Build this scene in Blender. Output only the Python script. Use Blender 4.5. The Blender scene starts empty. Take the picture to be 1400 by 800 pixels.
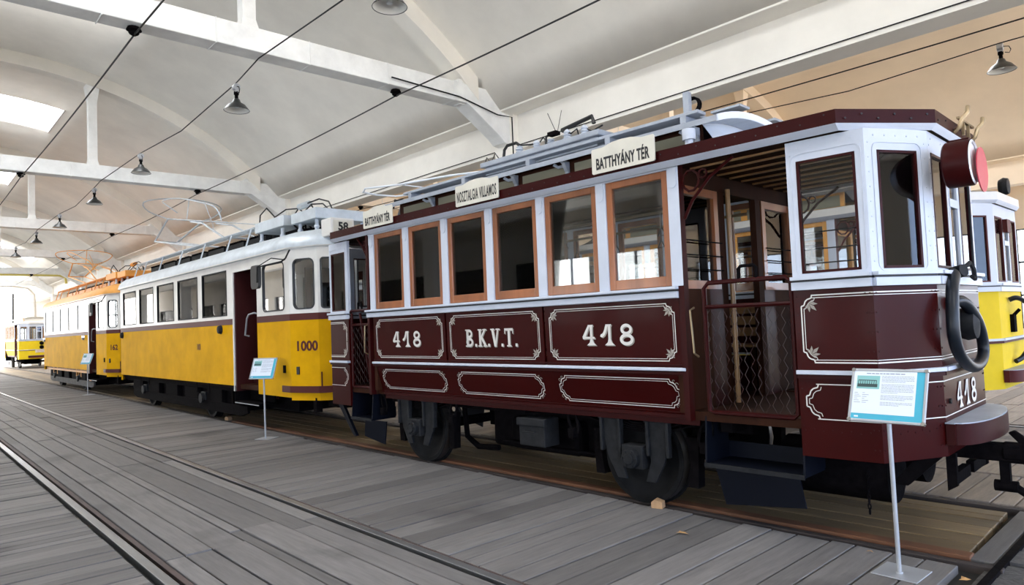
import bpy, bmesh, math, random
from mathutils import Vector, Matrix
random.seed(7)
C = bpy.context.scene.collection
SC = bpy.context.scene
PI = math.pi
rad = math.radians

# ------------------------------------------------------------------ camera
def make_camera():
    f, yaw, pit, rol = 930.9575, rad(47.23794), rad(2.63647), rad(-2.30826)
    cy, sy, cp, sp = math.cos(yaw), math.sin(yaw), math.cos(pit), math.sin(pit)
    F = Vector((-sy*cp, cy*cp, sp)); r = Vector((cy, sy, 0)); u = r.cross(F)
    r2 = r*math.cos(rol)+u*math.sin(rol); u2 = -r*math.sin(rol)+u*math.cos(rol)
    cd = bpy.data.cameras.new('camera'); cam = bpy.data.objects.new('camera', cd); C.objects.link(cam)
    cd.sensor_width = 36.0; cd.lens = f/1400*36.0; cd.clip_end = 400
    m = Matrix.Identity(4)
    for i in range(3):
        m[i][0] = r2[i]; m[i][1] = u2[i]; m[i][2] = -F[i]
    m[2][3] = 1.63
    cam.matrix_world = m
    SC.camera = cam
make_camera()

# ------------------------------------------------------------------ world, light, exposure
W = bpy.data.worlds.new('sky'); SC.world = W; W.use_nodes = True
nt = W.node_tree; nt.nodes.clear()
wo = nt.nodes.new('ShaderNodeOutputWorld'); bg = nt.nodes.new('ShaderNodeBackground')
tc = nt.nodes.new('ShaderNodeTexCoord'); sep = nt.nodes.new('ShaderNodeSeparateXYZ')
mr_ = nt.nodes.new('ShaderNodeMapRange'); mr_.inputs['From Min'].default_value = -1; mr_.inputs['From Max'].default_value = 1
cr = nt.nodes.new('ShaderNodeValToRGB')                # hazy white towards the far end, clearer blue the other way
cr.color_ramp.elements[0].position = 0.1; cr.color_ramp.elements[0].color = (1.0, .97, .93, 1)
cr.color_ramp.elements[1].position = 0.95; cr.color_ramp.elements[1].color = (0.31, 0.42, .64, 1)
nt.links.new(tc.outputs['Generated'], sep.inputs[0]); nt.links.new(sep.outputs['X'], mr_.inputs[0]); nt.links.new(mr_.outputs[0], cr.inputs[0])
nt.links.new(cr.outputs[0], bg.inputs[0]); nt.links.new(bg.outputs[0], wo.inputs[0])
bg.inputs[1].default_value = 7.0

def area(name, loc, rot, sx, sy, power=0, portal=False, col=(1, 1, 1)):
    ld = bpy.data.lights.new(name, 'AREA'); ld.shape = 'RECTANGLE'; ld.size = sx; ld.size_y = sy
    ld.energy = power; ld.color = col
    if portal: ld.cycles.is_portal = True
    o = bpy.data.objects.new(name, ld); C.objects.link(o); o.location = loc; o.rotation_euler = rot
    return o
def sun():
    ld = bpy.data.lights.new('sun', 'SUN'); ld.energy = 26.0; ld.angle = rad(0.6); ld.color = (1, .90, .74)
    o = bpy.data.objects.new('sun', ld); C.objects.link(o)
    o.rotation_euler = Vector((-0.25, -0.85, -0.38)).normalized().to_track_quat('-Z', 'Y').to_euler()   # low sun through the outer windows of the right nave
sun()
XE, XW = 9.0, -62.0                                    # the two open ends of the hall
area('daylight_portal', (XE, 1.8, 2.6), (0, PI/2, 0), 5.2, 12.6, 0, True)
area('daylight_portal', (XE, 15.0, 2.6), (0, PI/2, 0), 5.2, 12.6, 0, True)
area('daylight_portal', (XW, 1.8, 3.9), (0, -PI/2, 0), 7.8, 13, 0, True)
area('daylight_portal', ((XE+XW)/2, 24.3, 2.35), (-PI/2, 0, 0), XE-XW, 2.9, 0, True)

area('daylight_portal', ((XE+XW)/2, -8.3, 2.35), (PI/2, 0, 0), XE-XW, 2.9, 0, True)
SC.view_settings.view_transform = 'Standard'
SC.view_settings.look = 'None'
SC.view_settings.gamma = 1.0
SC.view_settings.use_curve_mapping = False
SC.view_settings.exposure = 0.76
SC.cycles.max_bounces = 10; SC.cycles.diffuse_bounces = 7; SC.cycles.glossy_bounces = 4
SC.cycles.transmission_bounces = 6; SC.cycles.transparent_max_bounces = 16
SC.cycles.caustics_reflective = False; SC.cycles.caustics_refractive = False
SC.cycles.sample_clamp_indirect = 6.0
SC.cycles.use_denoising = True

# ------------------------------------------------------------------ materials
M = {}
def mat(name, col, rough=.5, metal=0, coat=0, noise=None, bump=None, emit=None, spec=.5):
    """noise=(scale, amount, stretch): tints the colour; bump=(scale, strength)"""
    m = bpy.data.materials.new(name); m.use_nodes = True; M[name] = m
    n = m.node_tree; b = n.nodes['Principled BSDF']
    b.inputs['Base Color'].default_value = (*col, 1); b.inputs['Roughness'].default_value = rough
    b.inputs['Metallic'].default_value = metal; b.inputs['Coat Weight'].default_value = coat
    b.inputs['Coat Roughness'].default_value = .08; b.inputs['Specular IOR Level'].default_value = spec
    t = n.nodes.new('ShaderNodeTexCoord')
    if noise:
        s, a, st = noise
        mp = n.nodes.new('ShaderNodeMapping'); mp.inputs['Scale'].default_value = st
        nz = n.nodes.new('ShaderNodeTexNoise'); nz.inputs['Scale'].default_value = s; nz.inputs['Detail'].default_value = 6
        nz.inputs['Roughness'].default_value = .62
        n.links.new(t.outputs['Object'], mp.inputs[0]); n.links.new(mp.outputs[0], nz.inputs['Vector'])
        r = n.nodes.new('ShaderNodeValToRGB')
        r.color_ramp.elements[0].position = .3; r.color_ramp.elements[1].position = .7
        r.color_ramp.elements[0].color = (*[c*(1-a) for c in col], 1)
        r.color_ramp.elements[1].color = (*[min(1, c*(1+a*.6)) for c in col], 1)
        n.links.new(nz.outputs[0], r.inputs[0]); n.links.new(r.outputs[0], b.inputs['Base Color'])
    if bump:
        nz = n.nodes.new('ShaderNodeTexNoise'); nz.inputs['Scale'].default_value = bump[0]; nz.inputs['Detail'].default_value = 4
        bp = n.nodes.new('ShaderNodeBump'); bp.inputs['Strength'].default_value = bump[1]; bp.inputs['Distance'].default_value = .01
        n.links.new(t.outputs['Object'], nz.inputs['Vector']); n.links.new(nz.outputs[0], bp.inputs['Height'])
        n.links.new(bp.outputs[0], b.inputs['Normal'])
    if emit:
        b.inputs['Emission Color'].default_value = (*emit[0], 1); b.inputs['Emission Strength'].default_value = emit[1]
    return m
def plank_mat(name, c1, c2, stain, axis='Y', rough=.7, stain_amt=.75):
    m = bpy.data.materials.new(name); m.use_nodes = True; M[name] = m
    n = m.node_tree; b = n.nodes['Principled BSDF']; L = n.links.new
    b.inputs['Specular IOR Level'].default_value = .35
    oi = n.nodes.new('ShaderNodeObjectInfo'); ge = n.nodes.new('ShaderNodeNewGeometry')
    ad = n.nodes.new('ShaderNodeMath'); ad.operation = 'ADD'; L(oi.outputs['Random'], ad.inputs[0]); L(ge.outputs['Random Per Island'], ad.inputs[1])
    fr = n.nodes.new('ShaderNodeMath'); fr.operation = 'FRACT'; L(ad.outputs[0], fr.inputs[0])
    mp = n.nodes.new('ShaderNodeMapping'); mp.inputs['Scale'].default_value = (14, 1.2, 14) if axis == 'Y' else (1.2, 14, 14)
    of = n.nodes.new('ShaderNodeVectorMath'); of.operation = 'SCALE'; of.inputs['Scale'].default_value = 37.0
    cb = n.nodes.new('ShaderNodeCombineXYZ'); L(fr.outputs[0], cb.inputs[0]); L(fr.outputs[0], cb.inputs[1]); L(cb.outputs[0], of.inputs[0])
    va = n.nodes.new('ShaderNodeVectorMath'); L(ge.outputs['Position'], va.inputs[0]); L(of.outputs[0], va.inputs[1])
    L(va.outputs[0], mp.inputs[0])
    nz = n.nodes.new('ShaderNodeTexNoise'); nz.inputs['Scale'].default_value = 1.6; nz.inputs['Detail'].default_value = 8; nz.inputs['Roughness'].default_value = .7
    L(mp.outputs[0], nz.inputs['Vector'])
    mr = n.nodes.new('ShaderNodeMapRange'); mr.inputs['From Min'].default_value = .25; mr.inputs['From Max'].default_value = .75; L(nz.outputs[0], mr.inputs[0])
    mx = n.nodes.new('ShaderNodeMix'); mx.data_type = 'RGBA'; L(mr.outputs[0], mx.inputs['Factor'])
    mx.inputs['A'].default_value = (*c1, 1); mx.inputs['B'].default_value = (*c2, 1)
    br = n.nodes.new('ShaderNodeMapRange'); br.inputs['To Min'].default_value = .72; br.inputs['To Max'].default_value = 1.22; L(fr.outputs[0], br.inputs[0])
    m2 = n.nodes.new('ShaderNodeMix'); m2.data_type = 'RGBA'; m2.blend_type = 'MULTIPLY'; m2.inputs['Factor'].default_value = 1
    L(mx.outputs['Result'], m2.inputs['A']); L(br.outputs[0], m2.inputs['B'])
    # oil stains, large scale in hall coordinates
    ns = n.nodes.new('ShaderNodeTexNoise'); ns.inputs['Scale'].default_value = .9; ns.inputs['Detail'].default_value = 5; L(ge.outputs['Position'], ns.inputs['Vector'])
    ms = n.nodes.new('ShaderNodeMapRange'); ms.inputs['From Min'].default_value = .58; ms.inputs['From Max'].default_value = .74; ms.inputs['To Max'].default_value = stain_amt; L(ns.outputs[0], ms.inputs[0])
    m3 = n.nodes.new('ShaderNodeMix'); m3.data_type = 'RGBA'; L(ms.outputs[0], m3.inputs['Factor']); L(m2.outputs['Result'], m3.inputs['A']); m3.inputs['B'].default_value = (*stain, 1)
    L(m3.outputs['Result'], b.inputs['Base Color'])
    rr = n.nodes.new('ShaderNodeMapRange'); rr.inputs['To Min'].default_value = rough-.12; rr.inputs['To Max'].default_value = rough+.12; L(nz.outputs[0], rr.inputs[0]); L(rr.outputs[0], b.inputs['Roughness'])
    bp = n.nodes.new('ShaderNodeBump'); bp.inputs['Strength'].default_value = .35; bp.inputs['Distance'].default_value = .006; L(nz.outputs[0], bp.inputs['Height']); L(bp.outputs[0], b.inputs['Normal'])
    return m
def glass(name, tint, refl=.9):
    m = bpy.data.materials.new(name); m.use_nodes = True; M[name] = m
    n = m.node_tree; n.nodes.clear(); L = n.links.new
    o = n.nodes.new('ShaderNodeOutputMaterial'); mx = n.nodes.new('ShaderNodeMixShader'); fr = n.nodes.new('ShaderNodeFresnel')
    fr.inputs['IOR'].default_value = 1.5
    tr = n.nodes.new('ShaderNodeBsdfTransparent'); tr.inputs[0].default_value = (*tint, 1)
    gl = n.nodes.new('ShaderNodeBsdfGlossy'); gl.inputs['Roughness'].default_value = .02; gl.inputs[0].default_value = (refl,)*3+(1,)
    L(fr.outputs[0], mx.inputs[0]); L(tr.outputs[0], mx.inputs[1]); L(gl.outputs[0], mx.inputs[2]); L(mx.outputs[0], o.inputs[0])
    return m
plank_mat('grey_planks', (.090, .084, .081), (.190, .177, .169), (.035, .032, .031), 'Y')
plank_mat('track_planks', (.100, .094, .091), (.195, .183, .177), (.04, .037, .036), 'X')
plank_mat('brown_boards', (.095, .064, .034), (.215, .150, .078), (.035, .022, .014), 'X', .6)
plank_mat('warm_planks', (.12, .098, .08), (.28, .235, .195), (.05, .04, .032), 'Y')
mat('plaster', (.88, .845, .775), .9, noise=(.7, .10, (1, 1, 1)), bump=(6, .25), spec=.2)
mat('plaster_warm_bounce', (.90, .775, .62), .9, noise=(.7, .08, (1, 1, 1)), bump=(6, .25), spec=.2)  # right nave: same plaster with warm bounce light put into its colour
mat('beam_paint', (.86, .86, .84), .8, noise=(3, .12, (1, 1, 1)), bump=(12, .4), spec=.25)
mat('floor_gap', (.012, .011, .010), .9)
mat('rail_steel', (.25, .25, .25), .42, .8, noise=(9, .25, (.1, 1, 1)))
mat('rail_rust', (.045, .034, .030), .75, .2, noise=(9, .4, (.3, 1, 1)))
mat('edge_timber', (.07, .045, .04), .7, noise=(9, .4, (.3, 1, 1)))
mat('rust_board', (.13, .050, .020), .7, noise=(6, .4, (.3, 1, 1)))
mat('maroon', (.034, .0022, .0019), .34, coat=.04, spec=.08, noise=(1.5, .12, (1, 1, 1)), bump=(90, .02))
mat('maroon_trim', (.030, .0026, .0026), .4, spec=.12)
mat('white_paint', (.56, .60, .68), .45, spec=.3, noise=(3, .08, (1, 1, 1)))
mat('pin_white', (.72, .69, .64), .5)
mat('gilt_grey', (.30, .27, .23), .5)
mat('wood_frame', (.30, .095, .028), .35, coat=.4, noise=(5, .35, (1, 1, .15)))
mat('wood_dark', (.034, .011, .005), .7, spec=.1, noise=(5, .35, (1, 1, .15)))
mat('wood_slat', (.36, .20, .08), .4, coat=.3, noise=(5, .3, (1, 1, .15)))
mat('blue_black', (.003, .0042, .009), .5, spec=.12)
mat('iron', (.006, .005, .0055), .8, 0, spec=.02, noise=(14, .5, (1, 1, 1)), bump=(40, .3))
mat('iron_worn', (.018, .0185, .020), .6, 0, spec=.12, noise=(14, .4, (1, 1, 1)))
mat('wheel_steel', (.008, .008, .0085), .6, 0, spec=.1, noise=(10, .4, (1, 1, 1)))
mat('tread_steel', (.10, .09, .08), .45, .8)
mat('roof_grey', (.33, .36, .41), .5, noise=(5, .15, (1, 1, 1)))
mat('roof_canvas', (.09, .085, .08), .8)
mat('roof_white', (.78, .82, .88), .42, noise=(3, .06, (1, 1, 1)))
mat('olive_panel', (.20, .19, .13), .5)
mat('sign_cream', (.66, .63, .54), .5, noise=(5, .08, (1, 1, 1)))
mat('black_letter', (.012, .012, .014), .5)
mat('brass', (.33, .25, .15), .4, .9)
mat('chrome', (.75, .75, .76), .18, 1)
mat('alu', (.42, .43, .45), .5, .6)
mat('rubber', (.006, .009, .014), .4, spec=.35)
mat('porcelain', (.52, .56, .62), .3)
mat('lamp_red', (.55, .06, .09), .35)
mat('lamp_glass', (.75, .78, .8), .15)
mat('yellow', (.70, .365, .003), .65, spec=.06, noise=(2.2, .16, (1, 1, 1)))
mat('yellow_pale', (.72, .52, .02), .6, spec=.1, noise=(2.2, .10, (1, 1, 1)))
mat('orange_roof', (.78, .36, .07), .5, noise=(3, .15, (1, 1, 1)))
mat('brown_band', (.080, .016, .014), .5, spec=.15)
mat('door_brown', (.045, .007, .007), .5, spec=.2)
mat('cream_white', (.70, .68, .64), .4, coat=.2, noise=(3, .10, (1, 1, 1)))
mat('silver_roof', (.55, .60, .64), .42, .15, noise=(4, .18, (1, 1, 1)))
mat('green_enamel', (.035, .036, .035), .35)
mat('lamp_inner', (.75, .74, .70), .5)
mat('cable_black', (.01, .01, .01), .6)
mat('paper_white', (.72, .78, .85), .45)
mat('paper_blue', (.05, .38, .52), .45)
mat('print_grey', (.25, .28, .36), .6)
mat('photo_teal', (.22, .48, .47), .5)
mat('photo_dark', (.03, .06, .06), .5)
mat('pit_floor', (.055, .052, .050), .8, noise=(3, .5, (1, 1, 1)), bump=(8, .6))
mat('pit_stone', (.075, .072, .07), .85, noise=(6, .5, (1, 1, 1)), bump=(14, .8))
mat('chock_wood', (.40, .24, .12), .7, noise=(9, .3, (1, 1, 1)))
mat('dry_leaf', (.42, .24, .09), .7)
mat('mesh_wire', (.03, .012, .012), .5)
mat('outside_ground', (.40, .38, .35), .9)
mat('outside_wall', (.62, .56, .48), .9)
mat('pipe_yellow', (.60, .50, .12), .5)
mat('red_text', (.55, .05, .05), .5)
mat('sky_pane', (.9, .95, 1), .5, emit=((.95, .97, 1), 7.0))
glass('pane_glass', (.93, .945, .95)); glass('pane_clear', (.90, .92, .92)); glass('pane_dark', (.55, .58, .60))

# ------------------------------------------------------------------ mesh builder
class MB:
    def __init__(s): s.v = []; s.f = []
    def add(s, vs, fs):
        b = len(s.v); s.v += [tuple(p) for p in vs]; s.f += [tuple(i+b for i in f) for f in fs]; return s
    def box(s, x0, x1, y0, y1, z0, z1):
        if x0 > x1: x0, x1 = x1, x0
        if y0 > y1: y0, y1 = y1, y0
        if z0 > z1: z0, z1 = z1, z0
        return s.add([(x0,y0,z0),(x1,y0,z0),(x1,y1,z0),(x0,y1,z0),(x0,y0,z1),(x1,y0,z1),(x1,y1,z1),(x0,y1,z1)],
                     [(0,3,2,1),(4,5,6,7),(0,1,5,4),(1,2,6,5),(2,3,7,6),(3,0,4,7)])
    def prism(s, poly, d):
        """poly: list of 3D points (planar), d: extrusion vector"""
        n = len(poly); d = Vector(d); a = [Vector(p) for p in poly]
        return s.add(a+[p+d for p in a], [tuple(range(n))[::-1], tuple(range(n, 2*n))]+[(i, (i+1) % n, n+(i+1) % n, n+i) for i in range(n)])
    def ring(s, c, ax, r, n, ph=0):
        ax = Vector(ax).normalized(); t = Vector((0,0,1)) if abs(ax.z) < .9 else Vector((1,0,0))
        a = ax.cross(t).normalized(); b = ax.cross(a)
        return [Vector(c)+a*math.cos(ph+2*PI*i/n)*r+b*math.sin(ph+2*PI*i/n)*r for i in range(n)]
    def cyl(s, p0, p1, r, n=12, r1=None):
        r1 = r if r1 is None else r1
        ax = Vector(p1)-Vector(p0)
        A = s.ring(p0, ax, r, n); B = s.ring(p1, ax, r1, n)
        return s.add(A+B, [tuple(range(n))[::-1], tuple(range(n, 2*n))]+[(i, (i+1) % n, n+(i+1) % n, n+i) for i in range(n)])
    def tube(s, pts, r, n=6, closed=False):
        P = [Vector(p) for p in pts]; m = len(P); vs = []
        prev = None
        for i in range(m):
            if closed: d = P[(i+1) % m]-P[i-1]
            else: d = P[min(i+1, m-1)]-P[max(i-1, 0)]
            d.normalize()
            if prev is None:
                t = Vector((0,0,1)) if abs(d.z) < .9 else Vector((1,0,0)); a = d.cross(t).normalized()
            else:
                a = prev-d*prev.dot(d)
                a = a.normalized() if a.length > 1e-6 else d.orthogonal().normalized()
            prev = a; b = d.cross(a)
            vs += [P[i]+a*math.cos(2*PI*k/n)*r+b*math.sin(2*PI*k/n)*r for k in range(n)]
        fs = []
        for i in range(m if closed else m-1):
            j = (i+1) % m
            fs += [(i*n+k, i*n+(k+1) % n, j*n+(k+1) % n, j*n+k) for k in range(n)]
        if not closed: fs += [tuple(range(n))[::-1], tuple(range((m-1)*n, m*n))]
        return s.add(vs, fs)
    def lathe(s, prof, c=(0,0,0), n=20, axis='z'):
        vs = []
        for r, h in prof:
            for k in range(n):
                a = 2*PI*k/n; x, y = r*math.cos(a), r*math.sin(a)
                p = (x, y, h) if axis == 'z' else ((h, x, y) if axis == 'x' else (x, h, y))
                vs.append((p[0]+c[0], p[1]+c[1], p[2]+c[2]))
        fs = [(i*n+k, i*n+(k+1) % n, (i+1)*n+(k+1) % n, (i+1)*n+k) for i in range(len(prof)-1) for k in range(n)]
        return s.add(vs, fs)
    def loft(s, rows, closed=False):
        m = len(rows[0]); vs = [p for r in rows for p in r]
        fs = [(i*m+k, i*m+(k+1) % m, (i+1)*m+(k+1) % m, (i+1)*m+k) for i in range(len(rows)-1) for k in range(m if closed else m-1)]
        return s.add(vs, fs)
    def mesh(s, name, m, smooth=False):
        me = bpy.data.meshes.new(name); me.from_pydata([tuple(p) for p in s.v], [], s.f)
        me.materials.append(M[m] if isinstance(m, str) else m)
        bm = bmesh.new(); bm.from_mesh(me); bmesh.ops.recalc_face_normals(bm, faces=bm.faces); bm.to_mesh(me); bm.free()
        if smooth:
            for p in me.polygons: p.use_smooth = True
            try: me.set_sharp_from_angle(angle=rad(40))
            except Exception: pass
        return me
    def build(s, name, m, parent=None, label=None, smooth=False, bevel=0):
        o = bpy.data.objects.new(name, s.mesh(name, m, smooth)); C.objects.link(o); o.parent = parent
        if label: o['label'] = label
        if name in SMALL: o['kind'] = 'stuff'
        if bevel:
            b = o.modifiers.new('bevel', 'BEVEL'); b.width = bevel; b.segments = 2; b.limit_method = 'ANGLE'
        return o
def empty(name, loc, rz=0, label=None, cat=None, group=None, kind=None):
    o = bpy.data.objects.new(name, None); C.objects.link(o); o.location = loc; o.rotation_euler = (0, 0, rz)
    return tag(o, label, cat, group, kind)
def tag(o, label=None, cat=None, group=None, kind=None):
    if label: o['label'] = label
    if cat: o['category'] = cat
    if group: o['group'] = group
    if kind: o['kind'] = kind
    return o
def inst(name, me, parent, loc=(0,0,0), rot=(0,0,0), sc=(1,1,1)):
    o = bpy.data.objects.new(name, me); C.objects.link(o); o.parent = parent; o.location = loc; o.rotation_euler = rot; o.scale = sc
    return o
SMALL = {'rivet', 'resistor_fin', 'gate_mesh', 'bolt', 'scroll_ornament', 'print', 'hand_strap', 'photo_print', 'letter_shadow', 'corner_cap'}
def dissolve(P):
    for c in list(C.objects):
        if c.parent is P: c.matrix_basis = P.matrix_basis @ c.matrix_basis; c.parent = P.parent
    bpy.data.objects.remove(P)
def kids(o): return [c for c in C.objects if c.parent is o]
def copy_tree(o, parent=None, index=None):
    if index is None:
        index = {}
        for c in C.objects: index.setdefault(c.parent, []).append(c)
    c = o.copy(); C.objects.link(c); c.parent = parent
    for ch in index.get(o, []): copy_tree(ch, c, index)
    return c
def flow(pts, n=5):
    """Catmull-Rom smoothing of a path"""
    P = [Vector(p) for p in pts]; P = [P[0]]+P+[P[-1]]; out = []
    for i in range(1, len(P)-2):
        a, b, c, d = P[i-1:i+3]
        for k in range(n):
            t = k/n; out.append(.5*((2*b)+(c-a)*t+(2*a-5*b+4*c-d)*t*t+(3*b-a-3*c+d)*t**3))
    return out+[P[-1]]
def arc(c, r, a0, a1, n, plane='xz'):
    out = []
    for i in range(n+1):
        a = rad(a0+(a1-a0)*i/n); p = (r*math.cos(a), r*math.sin(a))
        out.append({'xz': (c[0]+p[0], c[1], c[2]+p[1]), 'yz': (c[0], c[1]+p[0], c[2]+p[1]), 'xy': (c[0]+p[0], c[1]+p[1], c[2])}[plane])
    return out
_text_cache = {}
def text_mesh(txt, height, width, m, depth=.003, bold=.0, spacing=1.0):
    """flat lettering in the XZ plane facing -Y, centred, scaled to width x height"""
    cu = bpy.data.curves.new('lettering', 'FONT'); cu.body = txt; cu.extrude = .5; cu.offset = bold; cu.space_character = spacing
    cu.resolution_u = 3
    ob = bpy.data.objects.new('tmp', cu); C.objects.link(ob)
    dg = bpy.context.evaluated_depsgraph_get(); me = bpy.data.meshes.new_from_object(ob.evaluated_get(dg))
    bpy.data.objects.remove(ob); bpy.data.curves.remove(cu)
    xs = [v.co.x for v in me.vertices]; ys = [v.co.y for v in me.vertices]
    x0, x1, y0, y1 = min(xs), max(xs), min(ys), max(ys)
    for v in me.vertices:
        x = (v.co.x-(x0+x1)/2)/(x1-x0)*width; z = (v.co.y-(y0+y1)/2)/(y1-y0)*height
        y = -depth if v.co.z > 0 else 0
        v.co = (x, y, z)
    me.materials.clear(); me.materials.append(M[m])
    return me

# ------------------------------------------------------------------ hall
NV = [(1.8, 'plaster'), (14.8, 'plaster_warm_bounce')]         # nave centre lines
XB = [8.9, .1, -8.7, -17.7, -26.4, -35.1, -43.8, -52.6, -61.3]        # tie beams
RR, ZC = 8.0, -.4                                       # rib circle
def shell_z(dy): return ZC+math.sqrt((RR+.28)**2-dy*dy)
def rib_z(dy): return ZC+math.sqrt(RR**2-dy*dy)
def make_ceiling(yc, pm, k):
    sh = MB(); N = 28; ys = [yc-6.0+12.0*i/N for i in range(N+1)]
    xs = [XE]
    bays = [(XB[i]+XB[i+1])/2 for i in range(len(XB)-1)]
    for b in bays: xs += [b+1.22, b-1.22]
    xs += [XW]
    for i in range(len(xs)-1):
        for j in range(N):
            ymid = (ys[j]+ys[j+1])/2-yc
            lim = 1.75 if xs[i] > -44 else 4.6  # far bays get wider skylights, added to whiten the far end
            if i % 2 == 1 and abs(ymid) < lim: continue
            sh.add([(xs[i], ys[j], shell_z(ys[j]-yc)), (xs[i+1], ys[j], shell_z(ys[j]-yc)), (xs[i+1], ys[j+1], shell_z(ys[j+1]-yc)), (xs[i], ys[j+1], shell_z(ys[j+1]-yc))], [(0,1,2,3)])
            T = .16
    me = sh.mesh('ceiling', pm); bm = bmesh.new(); bm.from_mesh(me); bmesh.ops.remove_doubles(bm, verts=bm.verts, dist=.001)
    for f_ in bm.faces:
        if f_.normal.z > 0: f_.normal_flip()
    bm.to_mesh(me); bm.free()
    for p in me.polygons: p.use_smooth = True
    c = bpy.data.objects.new('ceiling', me); C.objects.link(c); tag(c, kind='structure')
    so = c.modifiers.new('thickness', 'SOLIDIFY'); so.thickness = .18; so.offset = -1
    for b in bays:
        hw = max(y-yc for y in ys if abs(y-yc) < (1.85 if b > -44 else 4.75))
        o = MB()
        js = [y for y in ys if abs(y-yc) <= hw+.01]
        o.loft([[(b+1.22, y, shell_z(y-yc)+.2) for y in js], [(b-1.22, y, shell_z(y-yc)+.2) for y in js]])
        g = o.build('skylight', 'sky_pane', c, 'bright skylight pane in the vault')
        fr = MB()
        for y in (js[0], js[-1]): fr.box(b-1.26, b+1.26, y-.03, y+.03, shell_z(y-yc)-.0, shell_z(y-yc)+.22)
        fr.build('skylight_frame', 'beam_paint', g)
    bp = 'beam_paint' if k == 0 else 'plaster_warm_bounce'
    for x in XB:
        r = MB(); n = 30
        yy = [yc-5.52+11.04*i/n for i in range(n+1)]
        r.loft([[(x-.16, y, rib_z(y-yc)), (x+.16, y, rib_z(y-yc)), (x+.16, y, shell_z(y-yc)+.02), (x-.16, y, shell_z(y-yc)+.02)] for y in yy], closed=True)
        r.build('vault_rib', pm, c, smooth=True)
        b = MB()
        b.box(x-.15, x+.15, yc-6.1, yc+6.1, 5.30, 5.62)
        for s in (-1, 1):      # haunch down to the column
            b.prism([(x-.16, yc+s*5.25, 5.32), (x-.16, yc+s*6.3, 5.32), (x-.16, yc+s*6.3, 4.72), (x-.16, yc+s*6.08, 4.76), (x-.16, yc+s*5.96, 4.86)], (.32, 0, 0))
        bo = b.build('tie_beam', bp, c, bevel=.012)
        for y in [yc-5+i*1.25 for i in range(9)]:
            cl = MB(); cl.tube([(x-.155, y, 5.62), (x-.155, y, 5.295), (x+.155, y, 5.295), (x+.155, y, 5.62)], .008, 4); cl.build('clamp_strap', 'beam_paint', bo)
        for s, ww in ((-5.25, .12), (-1.7, .14), (1.7, .14), (5.25, .12)):
            h = MB(); zt = rib_z(s)+.05
            h.loft([[(x-w_, yc+s-w_, z), (x+w_, yc+s-w_, z), (x+w_, yc+s+w_, z), (x-w_, yc+s+w_, z)] for z, w_ in ((5.6, ww*.85), (5.75, ww*.62), (zt-.4, ww*.62), (zt, ww))], closed=True)
            h.build('hanger_post', bp, c)
    return c
make_ceiling(NV[0][0], 'plaster', 0)
make_ceiling(NV[1][0], 'plaster_warm_bounce', 1)

def arcade(y, name, m1='plaster', m2='plaster'):
    """column row with deep longitudinal beam; y = its centre"""
    a = MB()
    a.box(XW, XE, y-.2, y+.2, 4.66, 5.6)
    w = a.build(name, m1); tag(w, kind='structure')
    for s in (-1, 1):
        l = MB(); l.prism([(XW, y+s*.2, 5.25), (XW, y+s*.505, 5.285), (XW, y+s*.505, 5.45), (XW, y+s*.2, 6.1)], (XE-XW, 0, 0))
        l.build('ledge_beam', m1 if s < 0 else m2, w, bevel=.01)
    for x in XB:
        c = MB(); c.box(x-.26, x+.26, y-.3, y+.3, 0, 5.26)
        for s in (-1, 1):
            c.prism([(x+s*.26, y-.21, 5.2), (x+s*.26, y-.21, 4.1), (x+s*1.3, y-.21, 5.2)], (0, .42, 0)) if 0 else None
        c.build('column', m1, w, bevel=.02)
    return w
arcade(8.3, 'wall_right', 'plaster', 'plaster_warm_bounce')
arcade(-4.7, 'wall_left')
arcade(21.3, 'wall_far', 'plaster_warm_bounce', 'plaster_warm_bounce')
def far_walls():
    # solid outer walls with big windows beyond the last arcade rows
    for y, nm, m in ((-8.5, 'wall_outer_left', 'plaster'), (24.5, 'wall_outer_right', 'plaster_warm_bounce')):
        w = MB(); x = XW
        while x < XE:
            x1 = min(x+4.35, XE)
            w.box(x, x+.9, y-.15, y+.15, 0, 5.6); w.box(x+.9, x1, y-.15, y+.15, 0, .9); w.box(x+.9, x1, y-.15, y+.15, 3.8, 5.6)
            x = x1
        o = w.build(nm, m); tag(o, kind='structure')
        x = XW; 
        while x < XE-2:
            x1 = min(x+4.35, XE)
            fr = MB()
            for q in range(5): fx = x+.9+(x1-x-.9)*q/4; fr.box(fx-.03, fx+.03, y-.04, y+.04, .9, 3.8)
            for q in range(4): fz = .9+2.9*q/3; fr.box(x+.9, x1, y-.04, y+.04, fz-.03, fz+.03)
            f_ = fr.build('window_frame', 'iron_worn', o)
            p = MB(); p.box(x+.9, x1, y-.005, y+.005, .9, 3.8); p.build('pane', 'pane_clear', f_)
            x = x1
    for y0, y1, m in ((-8.6, -4.9, 'plaster'), (21.5, 24.6, 'plaster_warm_bounce')):
        s = MB(); s.box(XW, XE, y0, y1, 5.6, 5.8)
        tag(s.build('ceiling', m), kind='structure')
    w = MB(); w.box(XW-.1, XW+.1, 8.5, 24.6, 0, 8.2); tag(w.build('wall_back', 'plaster'), kind='structure')
    # end gable above the open doors at the near end
    g = MB()
    for yc, m in NV:
        n = 20; top = [(XE, yc-5.9+11.8*i/n, shell_z(-5.9+11.8*i/n)+.1) for i in range(n+1)]
        g.prism([(XE, yc-6.5, 5.2)]+[(XE, yc-6.5, 5.8)]+top+[(XE, yc+6.5, 5.8), (XE, yc+6.5, 5.2)], (.2, 0, 0))
    tag(g.build('wall_front', 'plaster'), kind='structure')
far_walls()

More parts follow.
